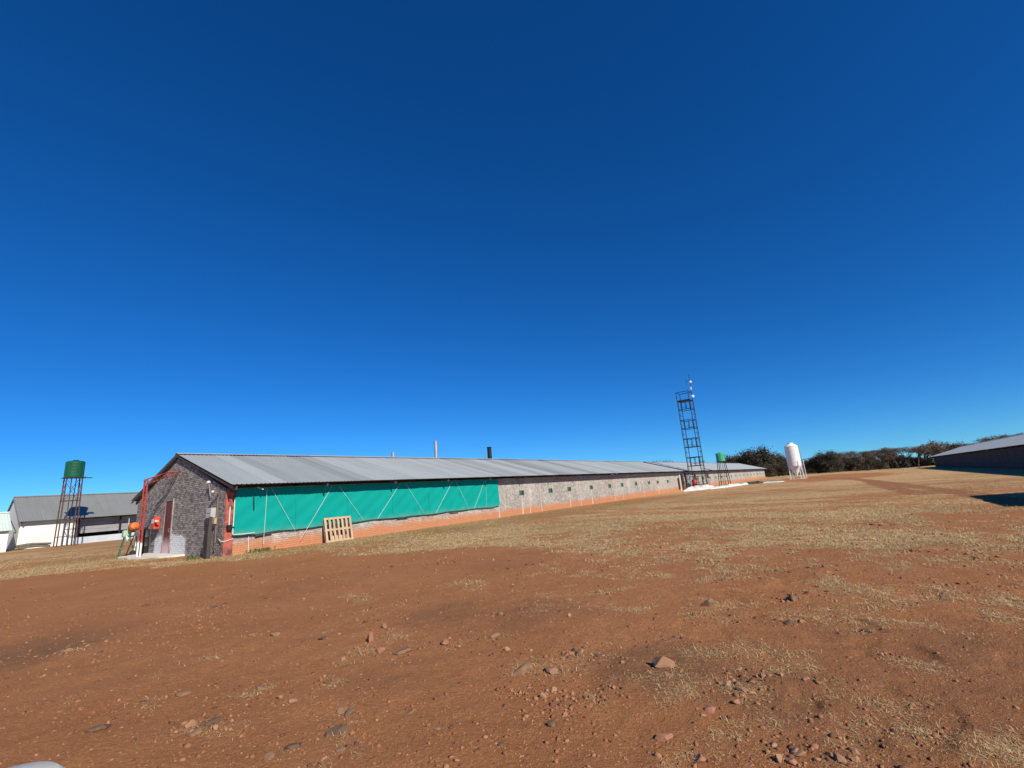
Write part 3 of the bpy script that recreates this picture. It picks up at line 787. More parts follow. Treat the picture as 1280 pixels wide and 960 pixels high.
# ------------------------------------------------------------------ things by the gable
# concrete apron
apron = MB(); n = 10
ax0, ax1, ay0, ay1 = -31.2, -24.9, 7.0, 8.46
pts = [(-29.7, 7.25), (-29.1, 7.02), (-28.3, 7.10), (-27.5, 7.0), (-26.7, 7.22), (-26.1, 7.45), (-25.6, 7.62), (-25.2, 8.0), (-25.1, 8.45), (-29.8, 8.45), (-29.95, 7.8)]
k = len(pts)
apron.add([(x, y, .065 + .0 * i) for i, (x, y) in enumerate(pts)] + [(x, y, -.25) for x, y in pts],
          [tuple(range(k))] + [(i, i + k, (i + 1) % k + k, (i + 1) % k) for i in range(k)])
o = apron.build('concrete_apron', M['concrete'], loc=(-28, 7.7, 0)); tag(o, 'pale concrete apron slab at the foot of the brick gable', 'slab'); 
# red lattice gantry
def gantry():
    root = thing('lattice_gantry', 'red lattice steel post with arm reaching back to the gable', 'gantry', (-27.45, 7.4, .06))
    zt = 3.55
    xs = (-27.78, -27.36); yp = 7.42
    tops = []
    for x in xs:
        m = MB(); m.tube([(x, yp, .0), (x, yp, zt)], .042, 8); m.build('post', M['truss_red'], root)
    z = .75; k = 0
    while z < zt - .28:
        a, b = (xs if k % 2 else xs[::-1])
        m = MB(); m.tube([(a, yp, z), (b, yp, z + .2)], .012, 5); m.build('lacing', M['truss_red'], root)
        z += .2; k += 1
    W = on_y(222, 591, Y0 - .04)
    for dz, dx in ((0, -.12), (0, .12), (-.22, 0)):
        m = MB(); m.tube([(-27.49 + dx * 1.6, yp - .05, zt + .02 + dz), (-27.45 + dx, yp + .45, zt + .20 + dz), (W.x + dx, Y0 - .45, 3.84 + dz * .7), (W.x + dx, Y0 - .04, 3.86 + dz * .5)], .032, 7); m.build('arm', M['truss_red'], root)
    for t in range(6):
        f = t / 6; y = yp + .05 + f * .95; z = zt + .04 + f * .28
        m = MB(); m.tube([(-27.6, y, z), (-27.45, y + .09, z - .18), (-27.3, y + .17, z + .02)], .010, 5); m.build('lacing', M['truss_red'], root)
    m = MB(); m.tube([(-27.84, yp, zt), (-27.30, yp, zt)], .04, 8); m.build('crosshead', M['steel_grey'], root)
    m = MB(); m.tube([(-27.49, yp, zt + .04), (-27.49, yp + .02, zt - .28)], .02, 6); m.build('pulley_strut', M['steel_grey'], root)
gantry()
# red box with white lid by the door
root = thing('hose_box', 'bright red box with white panel mounted beside the maroon door', 'box', (-28.75, Y0 - .2, 1.3))
m = MB(); m.box(-28.92, -28.56, Y0 - .30, Y0 - .035, 1.22, 1.78); m.build('case', M['signal_red'], root, bevel=.03)
m = MB(); m.box(-28.88, -28.64, Y0 - .312, Y0 - .301, 1.50, 1.70); m.build('panel', M['white_plastic'], root)
m = MB(); m.tube([(-28.5, Y0 - .25, 1.62), (-28.30, Y0 - .30, 1.58), (-28.22, Y0 - .22, 1.60)], .05, 8); m.build('nozzle', M['white_plastic'], root)
m = MB(); m.box(-28.90, -28.58, Y0 - .26, Y0 - .035, 1.78, 1.84); m.build('hood', M['red_paint'], root)
# concrete mixer
def mixer():
    c = gp(157, 696)
    cx, cy = c.x, c.y; z0 = tz(cx, cy)
    root = thing('cement_mixer', 'small cement mixer with orange drum and pale green motor housing', 'mixer', (cx, cy, z0))
    m = MB(); c0 = Vector((cx + .33, cy + .10, z0 + 1.40)); ax = Vector((-.9, -.1, -.28))
    m.lathe(c0, [(.08, -.24), (.17, -.2), (.21, -.07), (.21, .05), (.15, .22), (.11, .30), (.10, .30), (.14, .16)], 24, ax); m.build('drum', M['orange'], root, smooth=True)
    m = MB(); m.lathe(c0, [(.215, -.04), (.225, -.03), (.225, .0), (.215, .01)], 32, ax, .012); m.build('gear_ring', M['black_rubber'], root)
    m = MB(); m.box(cx - .28, cx + .04, cy - .2, cy + .14, z0 + .93, z0 + 1.27); m.build('motor_housing', M['mint_paint'], root, bevel=.06)
    m = MB(); m.tube([(cx - .10, cy, z0 + 1.25), (cx - .07, cy, z0 + 1.85)], .02, 6); m.build('lever', M['grey_plastic'], root)
    for a, b in (((-.2, -.1), (-.34, -.25)), ((-.04, -.1), (.10, -.3)), ((-.12, .1), (-.12, .4))):
        m = MB(); m.tube([(cx + a[0], cy + a[1], z0 + .95), (cx + b[0], cy + b[1], z0 - .01)], .022, 6); m.build('leg', M['green_paint'], root)
    m = MB(); m.tube([(cx - .28, cy - .18, z0 + .4), (cx + .04, cy - .2, z0 + .38)], .018, 6); m.build('brace', M['mint_paint'], root)
    m = MB(); m.tube([(cx + .02, cy, z0 + 1.0), (cx + .2, cy + .05, z0 + .92), (cx + .55, cy + .12, z0 + 1.0), (cx + .62, cy + .12, z0 + 1.38)], .035, 8); m.build('yoke', M['green_paint'], root)
    m = MB(); m.lathe((cx + .2, cy - .1, z0 + .86), [(.06, -.02), (.13, -.02), (.13, .03), (.06, .03)], 18, (0, 1, .1)); m.build('tilt_wheel', M['steel_white'], root)
    for k in (0, 1):
        m = MB(); m.tube([(cx + .45, cy + .12 + .1 * k, z0 + .95), (cx + .52 + .06 * k, cy - .15 + .5 * k, z0)], .026, 6); m.build('leg', M['steel_dark'], root)
    m = MB(); m.lathe((cx - .12, cy + .3, z0 + .13), [(.05, -.04), (.13, -.04), (.13, .04), (.05, .04)], 16, (1, 0, 0)); m.build('wheel', M['black_rubber'], root)
mixer()
c = gp(172, 694); z0 = tz(c.x, c.y)
root = thing('barrel', 'tall black plastic barrel between cement mixer and lattice gantry', 'barrel', (c.x - .1, c.y + .3, z0))
m = MB(); m.lathe((c.x - .1, c.y + .3, z0), [(.26, 0), (.29, .03), (.29, .40), (.305, .42), (.29, .45), (.29, .85), (.305, .87), (.29, .9), (.29, 1.2), (.2, 1.24)], 24); m.build('shell', M['black_rubber'], root, smooth=True)
m = MB(); m.lathe((c.x - .1, c.y + .3, z0 + 1.24), [(.06, 0), (.06, .04), (.02, .05)], 12); m.build('bung', M['steel_dark'], root)
m = MB(); m.tube([(c.x - .28, c.y - .12, z0), (c.x - .16, c.y + .0, z0 + 1.15)], .04, 8); o = m.build('plastic_pipe', M['rope'], loc=(c.x - .28, c.y - .12, z0)); tag(o, 'pale blue-white pipe leaning on the black barrel', 'pipe')
# dark posts in front of the gable corner
def posts():
    for k, (x, y, h, w, lb) in enumerate(((-21.18, 7.90, 1.55, .17, 'thick dark timber post beside the meter box'), (-21.62, 8.0, 1.45, .20, 'dark plank stood on end left of the thick timber post'))):
        z0 = tz(x, y)
        m = MB(); n = 7
        vs = []
        for i in range(n):
            t = i / (n - 1); ww = w / 2 * (1 + .08 * math.sin(i * 2.1 + k)); off = .02 * math.sin(i * 1.3 + k)
            for sx, sy in ((-1, -1), (1, -1), (1, 1), (-1, 1)): vs.append((x + off + sx * ww, y + sy * ww * .7, z0 - .2 + (h + .2) * t + (.05 * sx if i == n - 1 else 0)))
        fs = [(i * 4 + j, i * 4 + (j + 1) % 4, (i + 1) * 4 + (j + 1) % 4, (i + 1) * 4 + j) for i in range(n - 1) for j in range(4)] + [(3, 2, 1, 0), tuple((n - 1) * 4 + j for j in range(4))]
        m.add(vs, fs); o = m.build('timber_post', M['dark_wood'], loc=(x, y, z0)); tag(o, lb, 'post')
    x, y = -22.5, 7.85; z0 = tz(x, y)
    m = MB(); m.tube([(x, y, z0), (x + .22, y + .25, z0 + .55), (x + .40, y + .5, z0 + 1.0)], .028, 6, .02); o = m.build('stick', M['grey_wood'], loc=(x, y, z0)); tag(o, 'thin crooked stick leaning on the gable', 'stick')
    m = MB(); m.box(-22.15, -21.9, 8.12, 8.27, -.05, .9); o = m.build('scrap_board', M['dark_wood'], loc=(-22.5, 8.1, 0)); tag(o, 'short dark board standing against the gable bricks', 'board')
posts()
# pallet leaning on the wall
def pallet():
    xb_ = -20.80; ya = on_x(408, 680, xb_).y
    W, Hh = 1.45, 1.14
    z0 = tz(xb_, ya + .6)
    root = thing('pallet', 'pine pallet leaning against the wall below the teal curtain', 'pallet', (xb_, ya, z0))
    up = Vector((-.26, 0, 1.1)).normalized(); out = Vector((1.1, 0, .26)).normalized()
    o0 = Vector((xb_, ya, z0 + .01))
    def board(y0, y1, h0, h1, d0, d1, nm, mt='pallet'):
        m = MB(); vs = []
        for d in (d0, d1):
            for yy, hh in ((y0, h0), (y1, h0), (y1, h1), (y0, h1)): vs.append(o0 + Vector((0, yy, 0)) + up * hh + out * d)
        m.add(vs, [(3, 2, 1, 0), (4, 5, 6, 7), (0, 1, 5, 4), (1, 2, 6, 5), (2, 3, 7, 6), (3, 0, 4, 7)]); return m.build(nm, M[mt], root)
    n = 7
    for k in range(n):
        w = .10 if 0 < k < n - 1 else .11
        y0 = (W - w) * k / (n - 1); board(y0, y0 + w, 0 + random.uniform(-.008, .008), Hh + random.uniform(-.008, .008), .0, .02, 'deck_board')
    for h0 in (0.0, .53, 1.06): board(0.004, W - .004, h0 + .002, h0 + .098, -.095, -.001, 'stringer')
    for k in range(5):
        y0 = (W - .1) * k / 4; board(y0, y0 + .1, .004, Hh - .004, -.118, -.097, 'bottom_board', 'grey_wood')
    board(.30, .98, .10, .30, -.094, -.075, 'cross_board')
pallet()

# weeds at the wall foot
def blades(name, pts, n, h, spread, mat, lab=None, cat=None, seed=1, wid=.012):
    rg = random.Random(seed); m = MB()
    for (x, y) in pts:
        z0 = tz(x, y)
        for k in range(n):
            a = rg.uniform(0, 6.28); r = rg.random() * spread; bx, by = x + r * math.cos(a), y + r * math.sin(a)
            hh = h * rg.uniform(.5, 1.1); ln = rg.uniform(.2, .8) * hh; b = rg.uniform(0, 6.28); w = wid * rg.uniform(.7, 1.5)
            dx, dy = math.cos(b) * ln, math.sin(b) * ln; px, py = -math.sin(b) * w, math.cos(b) * w
            m.add([(bx - px, by - py, z0 - .01), (bx + px, by + py, z0 - .01), (bx + dx * .4 + px * 1.2, by + dy * .4 + py * 1.2, z0 + hh * .7), (bx + dx * .4 - px * 1.2, by + dy * .4 - py * 1.2, z0 + hh * .7), (bx + dx, by + dy, z0 + hh)],
                  [(0, 1, 2, 3), (3, 2, 4)], rg.random())
    o = m.build(name, mat, loc=(pts[0][0], pts[0][1], tz(*pts[0])))
    if lab: tag(o, lab, cat)
    return o
blades('weed', [(-21.0, 9.45 + .16 * k) for k in range(6)], 11, .17, .2, M['weed'], 'green weeds along the wall foot below the curtain corner', 'weed', 3, .022)
blades('weed', [(-21.9, 7.55), (-21.8, 7.7), (-22.0, 7.62)], 16, .18, .16, M['weed'], 'small green weed at the foot of the dark timber post', 'weed', 4, .02)

# ------------------------------------------------------------------ tank towers, mast, silo
def tank(m_ok, c, r, z0, h, mat, root):
    m = MB(); prof = [(r * .97, 0), (r, .05)]
    k = 5
    for i in range(k):
        z = h * .9 * (i + .5) / k + .02
        prof += [(r, z - .05), (r * 1.004, z - .03), (r * 1.004, z + .03), (r, z + .05)]
    prof += [(r, h * .93), (r * .9, h * .96), (r * .45, h), (r * .3, h + .02)]
    m.lathe((c[0], c[1], z0), prof, 36); t = m.build('tank', mat, root, smooth=True)
    for a in range(12):
        an = a * math.pi / 6 + .3
        m = MB(); m.beam((c[0] + math.cos(an) * r * 1.012, c[1] + math.sin(an) * r * 1.012, z0 + .06), (c[0] + math.cos(an) * r * 1.012, c[1] + math.sin(an) * r * 1.012, z0 + h * .92), .03, .03); m.build('rib', mat, t)
    m = MB(); m.lathe((c[0], c[1], z0 + h), [(r * .32, 0), (r * .32, .06), (r * .2, .09)], 20); m.build('lid', mat, t)
    return t
def tank_tower(name, label, c, w0, w1, hz, zlev, r, th, legm, tankm, side=0, diag=True, pipes=3):
    cx, cy = c; z0 = tz(cx, cy)
    root = thing(name, label, 'water tower', (cx, cy, z0))
    def corner(i, z):
        f = (z - z0) / (hz - z0); w = (w0 + (w1 - w0) * f) / 2
        sx, sy = ((-1, -1), (1, -1), (1, 1), (-1, 1))[i]; return Vector((cx + sx * w, cy + sy * w, z))
    for i in range(4):
        m = MB(); m.beam(corner(i, z0 - .1), corner(i, hz), .085, .085); m.build('leg', legm, root)
    for z in zlev:
        for i in range(4):
            m = MB(); m.beam(corner(i, z), corner((i + 1) % 4, z), .05, .05); m.build('girt', legm, root)
    if diag:
        for i in range(4):
            m = MB(); m.tube([corner(i, zlev[-1]), corner((i + 1) % 4, hz - .05)], .018, 5); m.build('brace', legm, root)
            m = MB(); m.tube([corner((i + 1) % 4, zlev[-1]), corner(i, hz - .05)], .018, 5); m.build('brace', legm, root)
    m = MB(); pw = w1 / 2 + .22
    for k in range(8):
        y = cy - pw + 2 * pw * k / 8; m.box(cx - pw, cx + pw, y + .01, y + 2 * pw / 8 - .01, hz, hz + .05)
    m.build('platform', M['dark_wood'], root)
    if side:
        m = MB(); m.box(cx - .3, cx + .3, cy + pw, cy + pw + side, hz - .02, hz + .03); m.build('side_plank', M['dark_wood'], root)
    for k in range(pipes):
        dx, dy = ((.12, -.15), (-.2, .25), (.3, .1))[k]
        m = MB(); m.tube([(cx + dx, cy + dy, z0), (cx + dx * 1.4, cy + dy * .8, z0 + (hz - z0) * .5), (cx + dx, cy + dy, hz)], .035, 6); m.build('pipe', M['steel_dark'] if k else M['rust'], root)
    tank(None, (cx, cy), r, hz + .05, th, tankm, root)
    return root
c = gp(80, 682.6)
TX, TY = c.x * .985, c.y * .985
rt = math.hypot(TX, TY)
def hz_at(px, py):
    d = ray(px, py); return EYE + rt * d.z / math.hypot(d.x, d.y)
zb = hz_at(92, 597.5); zt_ = hz_at(93.5, 577)
tank_tower('water_tower', 'dark green water tank on rusty lattice stand before the grey shed', (TX, TY), 1.22, 1.10, zb, [zb * .14, zb * .37, zb * .66], .68, zt_ - zb + .02, M['rust'], M['tank_dark'], side=.55, pipes=2)
c2 = on_x(905.5, 600, -18.6)
tank_tower('water_tower', 'mint green water tank on dark splayed stand near the scaffold tower', (-18.6, c2.y), 1.45, 1.0, 4.0, [.9, 1.7, 2.6], .64, 1.38, M['steel_dark'], M['tank_light'], diag=False, pipes=2)

def scaffold():
    cx, cy, w = -19.5, 69.7, 1.78
    z0 = tz(cx, cy)
    root = thing('scaffold_tower', 'tall dark scaffold tower with two white dishes on its antenna pole', 'tower', (cx, cy, z0))
    H = 14.25
    C = [(cx - w / 2, cy - w / 2), (cx + w / 2, cy - w / 2), (cx + w / 2, cy + w / 2), (cx - w / 2, cy + w / 2)]
    for x, y in C:
        m = MB(); m.tube([(x, y, z0 - .1), (x, y, H)], .05, 6); m.build('leg', M['steel_dark'], root)
    lev = [12.95, 11.65, 10.05, 8.85, 7.35, 6.15, 4.65, 3.45, 1.95, .8]
    for k, z in enumerate([H] + lev):
        for i in range(4):
            a, b = C[i], C[(i + 1) % 4]
            m = MB(); m.tube([(*a, z), (*b, z)], .046, 5); m.build('rail', M['steel_dark'], root)
    for k in range(0, 9, 2):
        zt, zl = lev[k], lev[k + 1]
        for y in (C[0][1], C[2][1]):
            for f in (.32, .68):
                m = MB(); m.tube([(cx - w / 2 + w * f, y, zl), (cx - w / 2 + w * f, y, zt)], .04, 5); m.build('frame_upright', M['steel_dark'], root)
            m = MB(); m.tube([(cx - w * .18, y, zl + .3), (cx + w * .18, y, zl + .3)], .026, 5); m.build('frame_bar', M['steel_dark'], root)
        for x in (C[0][0], C[1][0]):
            m = MB(); m.tube([(x, cy - w * .25, zl), (x, cy - w * .25, zt)], .028, 5); m.build('frame_upright', M['steel_dark'], root)
            m = MB(); m.tube([(x, cy + w * .25, zl), (x, cy + w * .25, zt)], .028, 5); m.build('frame_upright', M['steel_dark'], root)
    for k in range(1, 9, 2):
        zm = (lev[k] + lev[k + 1]) / 2
        for i in (1, 3):
            m = MB(); m.tube([(*C[i], zm), (*C[(i + 1) % 4], zm)], .03, 5); m.build('rail', M['steel_dark'], root)
        for i in (0, 2):
            m = MB(); m.tube([(*C[i], lev[k]), (*C[i], lev[k] + .02), (C[i][0] + (.16 if i == 0 else -.16), C[i][1], lev[k] - .25), (C[i][0] + (.16 if i == 0 else -.16), C[i][1], lev[k + 1])], .03, 5); m.build('ladder_rail', M['steel_dark'], root)
    for k in range(5):
        y = cy - w / 2 + w * k / 5
        m = MB(); m.box(cx - w / 2, cx + w / 2, y + .02, y + w / 5 - .02, 13.0, 13.07); m.build('plank', M['dark_wood'], root)
    px, py = cx + w / 2 + .05, cy + w / 2 - .2
    m = MB(); m.tube([(px, py, 12.6), (px, py, 16.9)], .04, 6); m.build('antenna_pole', M['steel_dark'], root)
    for z, s in ((15.75, .19), (13.55, .22)):
        m = MB(); ax = Vector((.55, -.75, .1))
        m.lathe(Vector((px + .12, py - .12, z)), [(.02, -.18), (s * .6, -.14), (s * .92, -.05), (s, .04), (s * .97, .05), (s * .6, .10), (.02, .14)], 20, ax); d = m.build('dish', M['white_plastic'], root, smooth=True)
        m = MB(); m.tube([(px, py, z), (px + .1, py - .1, z)], .03, 6); m.build('dish_mount', M['steel_grey'], d)
    m = MB(); m.box(px - .09, px + .09, py - .1, py + .1, 14.55, 15.05); m.build('radio_unit', M['white_plastic'], root, bevel=.02)
    m = MB(); m.tube([(px - .5, py, 16.0), (px, py, 16.0)], .025, 5); m.tube([(px - .5, py, 15.3), (px - .5, py, 16.4)], .02, 5); m.build('antenna_rod', M['steel_dark'], root)
scaffold()
# things under the scaffold tower
c = on_x(868, 605, -20.4); z0 = tz(-20.4, c.y)
m = MB(); m.lathe((-20.4, c.y, z0), [(.30, 0), (.31, .05), (.31, .45), (.325, .47), (.31, .5), (.31, .95), (.325, .97), (.31, 1.0), (.31, 1.35), (.2, 1.38)], 20); o = m.build('gas_drum', M['signal_red'], loc=(-20.4, c.y, z0), smooth=True)
tag(o, 'red drum standing under the scaffold tower', 'drum')

def heap(name, label, cat, pts, h, mat, seed, rag=.3):
    """low lumpy heap along a path of (x, y, halfwidth)"""
    n = 60; k = 14; vs = []
    P = [Vector((p[0], p[1], p[2])) for p in pts]
    L = len(P) - 1
    for i in range(n + 1):
        t = i / n * L; a = min(int(t), L - 1); p = P[a].lerp(P[a + 1], t - a); d = (P[a + 1] - P[a]); d.z = 0; d.normalize(); q = Vector((-d.y, d.x, 0))
        e = math.sin(math.pi * min(1, max(0, i / n))) ** .35
        for j in range(k + 1):
            s = (j / k * 2 - 1) * p.z * (.75 + .5 * float(vnoise(i * .35, seed * 3.1 + (j > k / 2) * 9))) * (e * .8 + .2)
            x, y = p.x + q.x * s, p.y + q.y * s
            u = 1 - (abs(j / k * 2 - 1)) ** 2.2
            z = tz(x, y) + .005 + h * u * e * (.35 + 1.1 * float(fbm(x / .5 + seed, y / .9, seed, 4))) - (.05 if j in (0, k) else 0)
            vs.append((x, y, z))
    fs = [(i * (k + 1) + j, (i + 1) * (k + 1) + j, (i + 1) * (k + 1) + j + 1, i * (k + 1) + j + 1) for i in range(n) for j in range(k)]
    m = MB(); m.add(vs, fs); o = m.build(name, mat, loc=(P[0].x, P[0].y, tz(P[0].x, P[0].y)), smooth=True); tag(o, label, cat); return o
heap('lime_heap', 'white lime heap spilled round the foot of the scaffold tower', 'heap', [(-19.9, 63.5, .5), (-19.2, 66, 1.1), (-18.9, 69, 1.2), (-18.7, 72.0, .9), (-18.6, 73.5, .4)], .58, M['lime'], 3)
heap('plastic_sheeting', 'crumpled white plastic sheeting lying past the lime heap', 'sheeting', [(-17.3, 66.5, .35), (-16.5, 69.5, .6), (-15.9, 73, .5), (-15.5, 77, .45), (-14.8, 80, .5)], .34, M['white_plastic'], 5)
heap('plastic_sheeting', 'narrow white plastic strip ending in the grass by the mint green tank stand', 'sheeting', [(-13.4, 80.0, .25), (-12.4, 80.6, .4), (-11.2, 80.6, .4), (-10.2, 80.9, .2)], .16, M['white_plastic'], 6)
heap('dark_sheeting', 'dark crumpled sheet between the white plastic strips', 'sheeting', [(-15.6, 79.2, .3), (-14.6, 79.3, .55), (-13.6, 79.6, .55), (-12.9, 79.9, .3)], .42, M['dark_wood'], 8)

def silo():
    d = ray(997, 598); z0 = .36; t = (z0 - EYE) / d.z; c = Vector((d.x * t, d.y * t, z0))
    z0 = tz(c.x, c.y)
    rr = math.hypot(c.x, c.y)
    dd = ray(990.5, 553.5); zt = EYE + rr * dd.z / math.hypot(dd.x, dd.y)
    root = thing('feed_silo', 'white feed silo with hopper bottom on four legs before the trees', 'silo', (c.x, c.y, z0))
    H = zt - z0; r = H * .172
    zs = z0 + H * .36                      # shoulder of the hopper
    prof = [(r, zs - z0)]
    n = 5; top = H * .90
    for i in range(n):
        a = (zs - z0) + (top - (zs - z0)) * (i + 1) / n
        prof += [(r, a - .05), (r * 1.018, a - .04), (r * 1.018, a - .01), (r, a)]
    m = MB(); m.lathe((c.x, c.y, z0), prof, 36); m.build('body', M['steel_white'], root, smooth=True)
    m = MB(); m.lathe((c.x, c.y, z0), [(r * 1.03, top), (r * .99, top + .05), (r * .42, H * .975), (r * .40, H), (r * .1, H + .03)], 36); ro = m.build('roof_cone', M['steel_white'], root, smooth=True)
    m = MB(); m.lathe((c.x, c.y, z0), [(r * .16, H * .085), (r * .18, H * .11), (r * .97, H * .355), (r * 1.005, H * .362)], 36); m.build('hopper', M['steel_white'], root, smooth=True)
    for k in range(4):
        a = math.radians(35 + 90 * k); p = Vector((c.x + math.cos(a) * r * .99, c.y + math.sin(a) * r * .99, z0 + H * .5)); q = Vector((c.x + math.cos(a) * r * 1.08, c.y + math.sin(a) * r * 1.08, z0 - .1))
        m = MB(); m.beam(p, q, .14, .14); lg = m.build('leg', M['steel_white'], root)
        b = math.radians(35 + 90 * (k + 1)); w = Vector((c.x + math.cos(b) * r * 1.05, c.y + math.sin(b) * r * 1.05, z0 + H * .33))
        m = MB(); m.tube([q.lerp(p, .25), w], .03, 5); m.build('brace', M['steel_white'], root)
    a = math.radians(-10); lx, ly = c.x + math.cos(a) * r * 1.12, c.y + math.sin(a) * r * 1.12
    ld = MB()
    for s in (-.2, .2): ld.beam((lx, ly + s, z0 + .4), (lx, ly + s, z0 + H * .92), .04, .04)
    for k in range(int(H / .4)): ld.beam((lx, ly - .2, z0 + .6 + k * .36), (lx, ly + .2, z0 + .6 + k * .36), .03, .03)
    ld.build('ladder', M['steel_grey'], root)
    m = MB(); m.tube([(c.x, c.y, z0 + H * .09), (c.x + .6, c.y - .1, z0 + H * .2), (c.x + r * 1.2, c.y + .3, z0 + H * .52), (c.x + 3.0, c.y + 1.0, z0 + H * .53)], .05, 8); m.build('auger_pipe', M['steel_dark'], root)
    m = MB(); x = c.x + r * 1.25; m.tube([(x, c.y + .3, z0), (x, c.y + .3, z0 + H * .52)], .05, 6); m.build('auger_post', M['steel_white'], root)
    m = MB(); m.box(c.x - r * 1.1, c.x + r * 1.1, c.y - r * 1.1, c.y + r * 1.1, z0 - .3, z0 + .06); m.build('plinth', M['concrete'], root)
silo()
c = gp(1087, 588.5); 
m = MB(); m.tube([(c.x, c.y, -.2), (c.x, c.y, 1.7)], .10, 8); o = m.build('marker_post', M['white_plastic'], loc=(c.x, c.y, 0)); tag(o, 'thin white marker post at the edge of the trees', 'post')

# old timbers at the foot of the white shed wall
c = gp(40, 686)
for k in range(5):
    a = random.uniform(-.25, .25); y = c.y - 1.2 + random.uniform(0, .6); x = c.x - .2 + .22 * (k % 3); z = .12 + .2 * (k // 3) + tz(x, y)
    m = MB(); m.tube([(x, y, z), (x + a * .5, y + .8, z + .1 + random.uniform(-.03, .1)), (x + a, y + 1.7 + random.uniform(0, .6), z + random.uniform(-.05, .1))], .12, 7, .09)
    o = m.build('log', M['grey_wood'], loc=(x, y, z)); tag(o, 'weathered grey log in the pile before the white shed wall', 'log', 'logs piled by the shed')

# ------------------------------------------------------------------ trees
def np_obj(name, co, faces, rnd, mat, parent=None, loc=(0, 0, 0)):
    me = bpy.data.meshes.new(name)
    k = faces.shape[1]
    me.vertices.add(len(co)); me.vertices.foreach_set('co', np.ascontiguousarray(co, np.float32).ravel())
    me.loops.add(faces.size); me.loops.foreach_set('vertex_index', np.ascontiguousarray(faces, np.int32).ravel())
    me.polygons.add(len(faces)); me.polygons.foreach_set('loop_start', np.arange(len(faces), dtype=np.int32) * k)
    me.update(calc_edges=True)
    at = me.attributes.new('rnd', 'FLOAT', 'POINT'); at.data.foreach_set('value', np.ascontiguousarray(rnd, np.float32))
    me.materials.append(mat)
    if name is None: return me
    o = bpy.data.objects.new(name, me); COL.objects.link(o)
    if parent: o.parent = parent
    o.location = loc
    return o
def leaf_quads(cent, size, rg):
    n = len(cent)
    a = rg.normal(size=(n, 3)); a /= np.linalg.norm(a, axis=1)[:, None]
    b = rg.normal(size=(n, 3)); b -= (a * b).sum(1)[:, None] * a; b /= np.linalg.norm(b, axis=1)[:, None]
    s = size * rg.uniform(.6, 1.4, (n, 1))
    a = a * s; b = b * s * .6
    co = np.stack([cent - a - b * .3, cent + b, cent + a + b * .3, cent - b], 1).reshape(-1, 3)
    f = np.arange(n * 4).reshape(n, 4)
    return co, f
def tree_proto(style, seed):
    """returns trunk MB and crown arrays for a tree of height 1 x 10 m"""
    rg = np.random.default_rng(seed); pr = random.Random(seed)
    m = MB(); tips = []
    H = 10.
    if style == 'bush': nst, fork, spread = 3, .12, 3.4
    elif style == 'flat': nst, fork, spread = 2, .35, 5.0
    else: nst, fork, spread = 2, .25, 3.8
    for s in range(nst):
        a = pr.uniform(0, 6.28); bx, by = .25 * math.cos(a), .25 * math.sin(a)
        zf = H * (fork + pr.uniform(-.05, .1)); fx, fy = bx + math.cos(a) * .6, by + math.sin(a) * .6
        m.tube([(bx, by, -.3), (bx * 1.3, by * 1.3, zf * .5), (fx, fy, zf)], .22, 7, .15)
        for k in range(6):
            b = a + pr.uniform(-1.8, 1.8); R = spread * pr.uniform(.35, 1); zt = H * pr.uniform(.45 if style != 'flat' else .72, .88)
            tx, ty = fx + math.cos(b) * R, fy + math.sin(b) * R
            mid = (fx + (tx - fx) * .45 + pr.uniform(-.3, .3), fy + (ty - fy) * .45 + pr.uniform(-.3, .3), zf + (zt - zf) * (.6 if style != 'flat' else .65))
            m.tube([(fx, fy, zf), mid, (tx, ty, zt)], .11, 5, .04); tips.append((tx, ty, zt))
            for q in range(4):
                c = b + pr.uniform(-1.5, 1.5); r2 = pr.uniform(.6, 1.6)
                e = (mid[0] + math.cos(c) * r2, mid[1] + math.sin(c) * r2, mid[2] + pr.uniform(.2, 1.4)); m.tube([mid, e], .05, 4, .02); tips.append(e)
                for w in range(2):
                    g = c + pr.uniform(-1, 1); e2 = (e[0] + math.cos(g) * .8, e[1] + math.sin(g) * .8, e[2] + pr.uniform(-.1, .7)); m.tube([e, e2], .025, 3, .01); tips.append(e2)
    tips = np.array(tips)
    cl = []
    for t in tips:
        nn = {'bush': 60, 'flat': 17, 'round': 42}[style]
        if pr.random() < .12: continue
        sc = np.array({'bush': (.85, .85, .65), 'flat': (.8, .8, .22), 'round': (.75, .75, .5)}[style])
        cl.append(t + rg.normal(size=(nn, 3)) * sc * pr.uniform(.6, 1.2))
    if style == 'bush':
        for k in range(26):
            a = pr.uniform(0, 6.28); R = pr.uniform(.8, 3.6); c = np.array((math.cos(a) * R, math.sin(a) * R, pr.uniform(.6, 4.5)))
            cl.append(c + rg.normal(size=(55, 3)) * (.75, .75, .6))
    cent = np.vstack(cl); cent = cent[(cent[:, 2] > .15)]
    co, f = leaf_quads(cent, .20 if style != 'flat' else .15, rg)
    rnd = np.repeat(np.clip(rg.normal(.45, .22, len(cent)), 0, 1), 4)
    return m, co, f, rnd
PROTO = []
for st, sd, lm, bm in (('bush', 1, 'leaf_dark', 'bark'), ('bush', 2, 'leaf_dark', 'bark'), ('round', 3, 'leaf_mid', 'bark'), ('flat', 4, 'leaf_brown', 'bark'), ('flat', 5, 'leaf_brown', 'bark'), ('round', 6, 'leaf_brown', 'bark'), ('bush', 7, 'leaf_mid', 'bark')):
    mm, co, f, rnd = tree_proto(st, sd)
    tm = mm.mesh('trunk', M[bm])
    cr = np_obj('crown', co, f, rnd, M[lm]); cm_ = cr.data; bpy.data.objects.remove(cr)
    PROTO.append((st, tm, cm_))
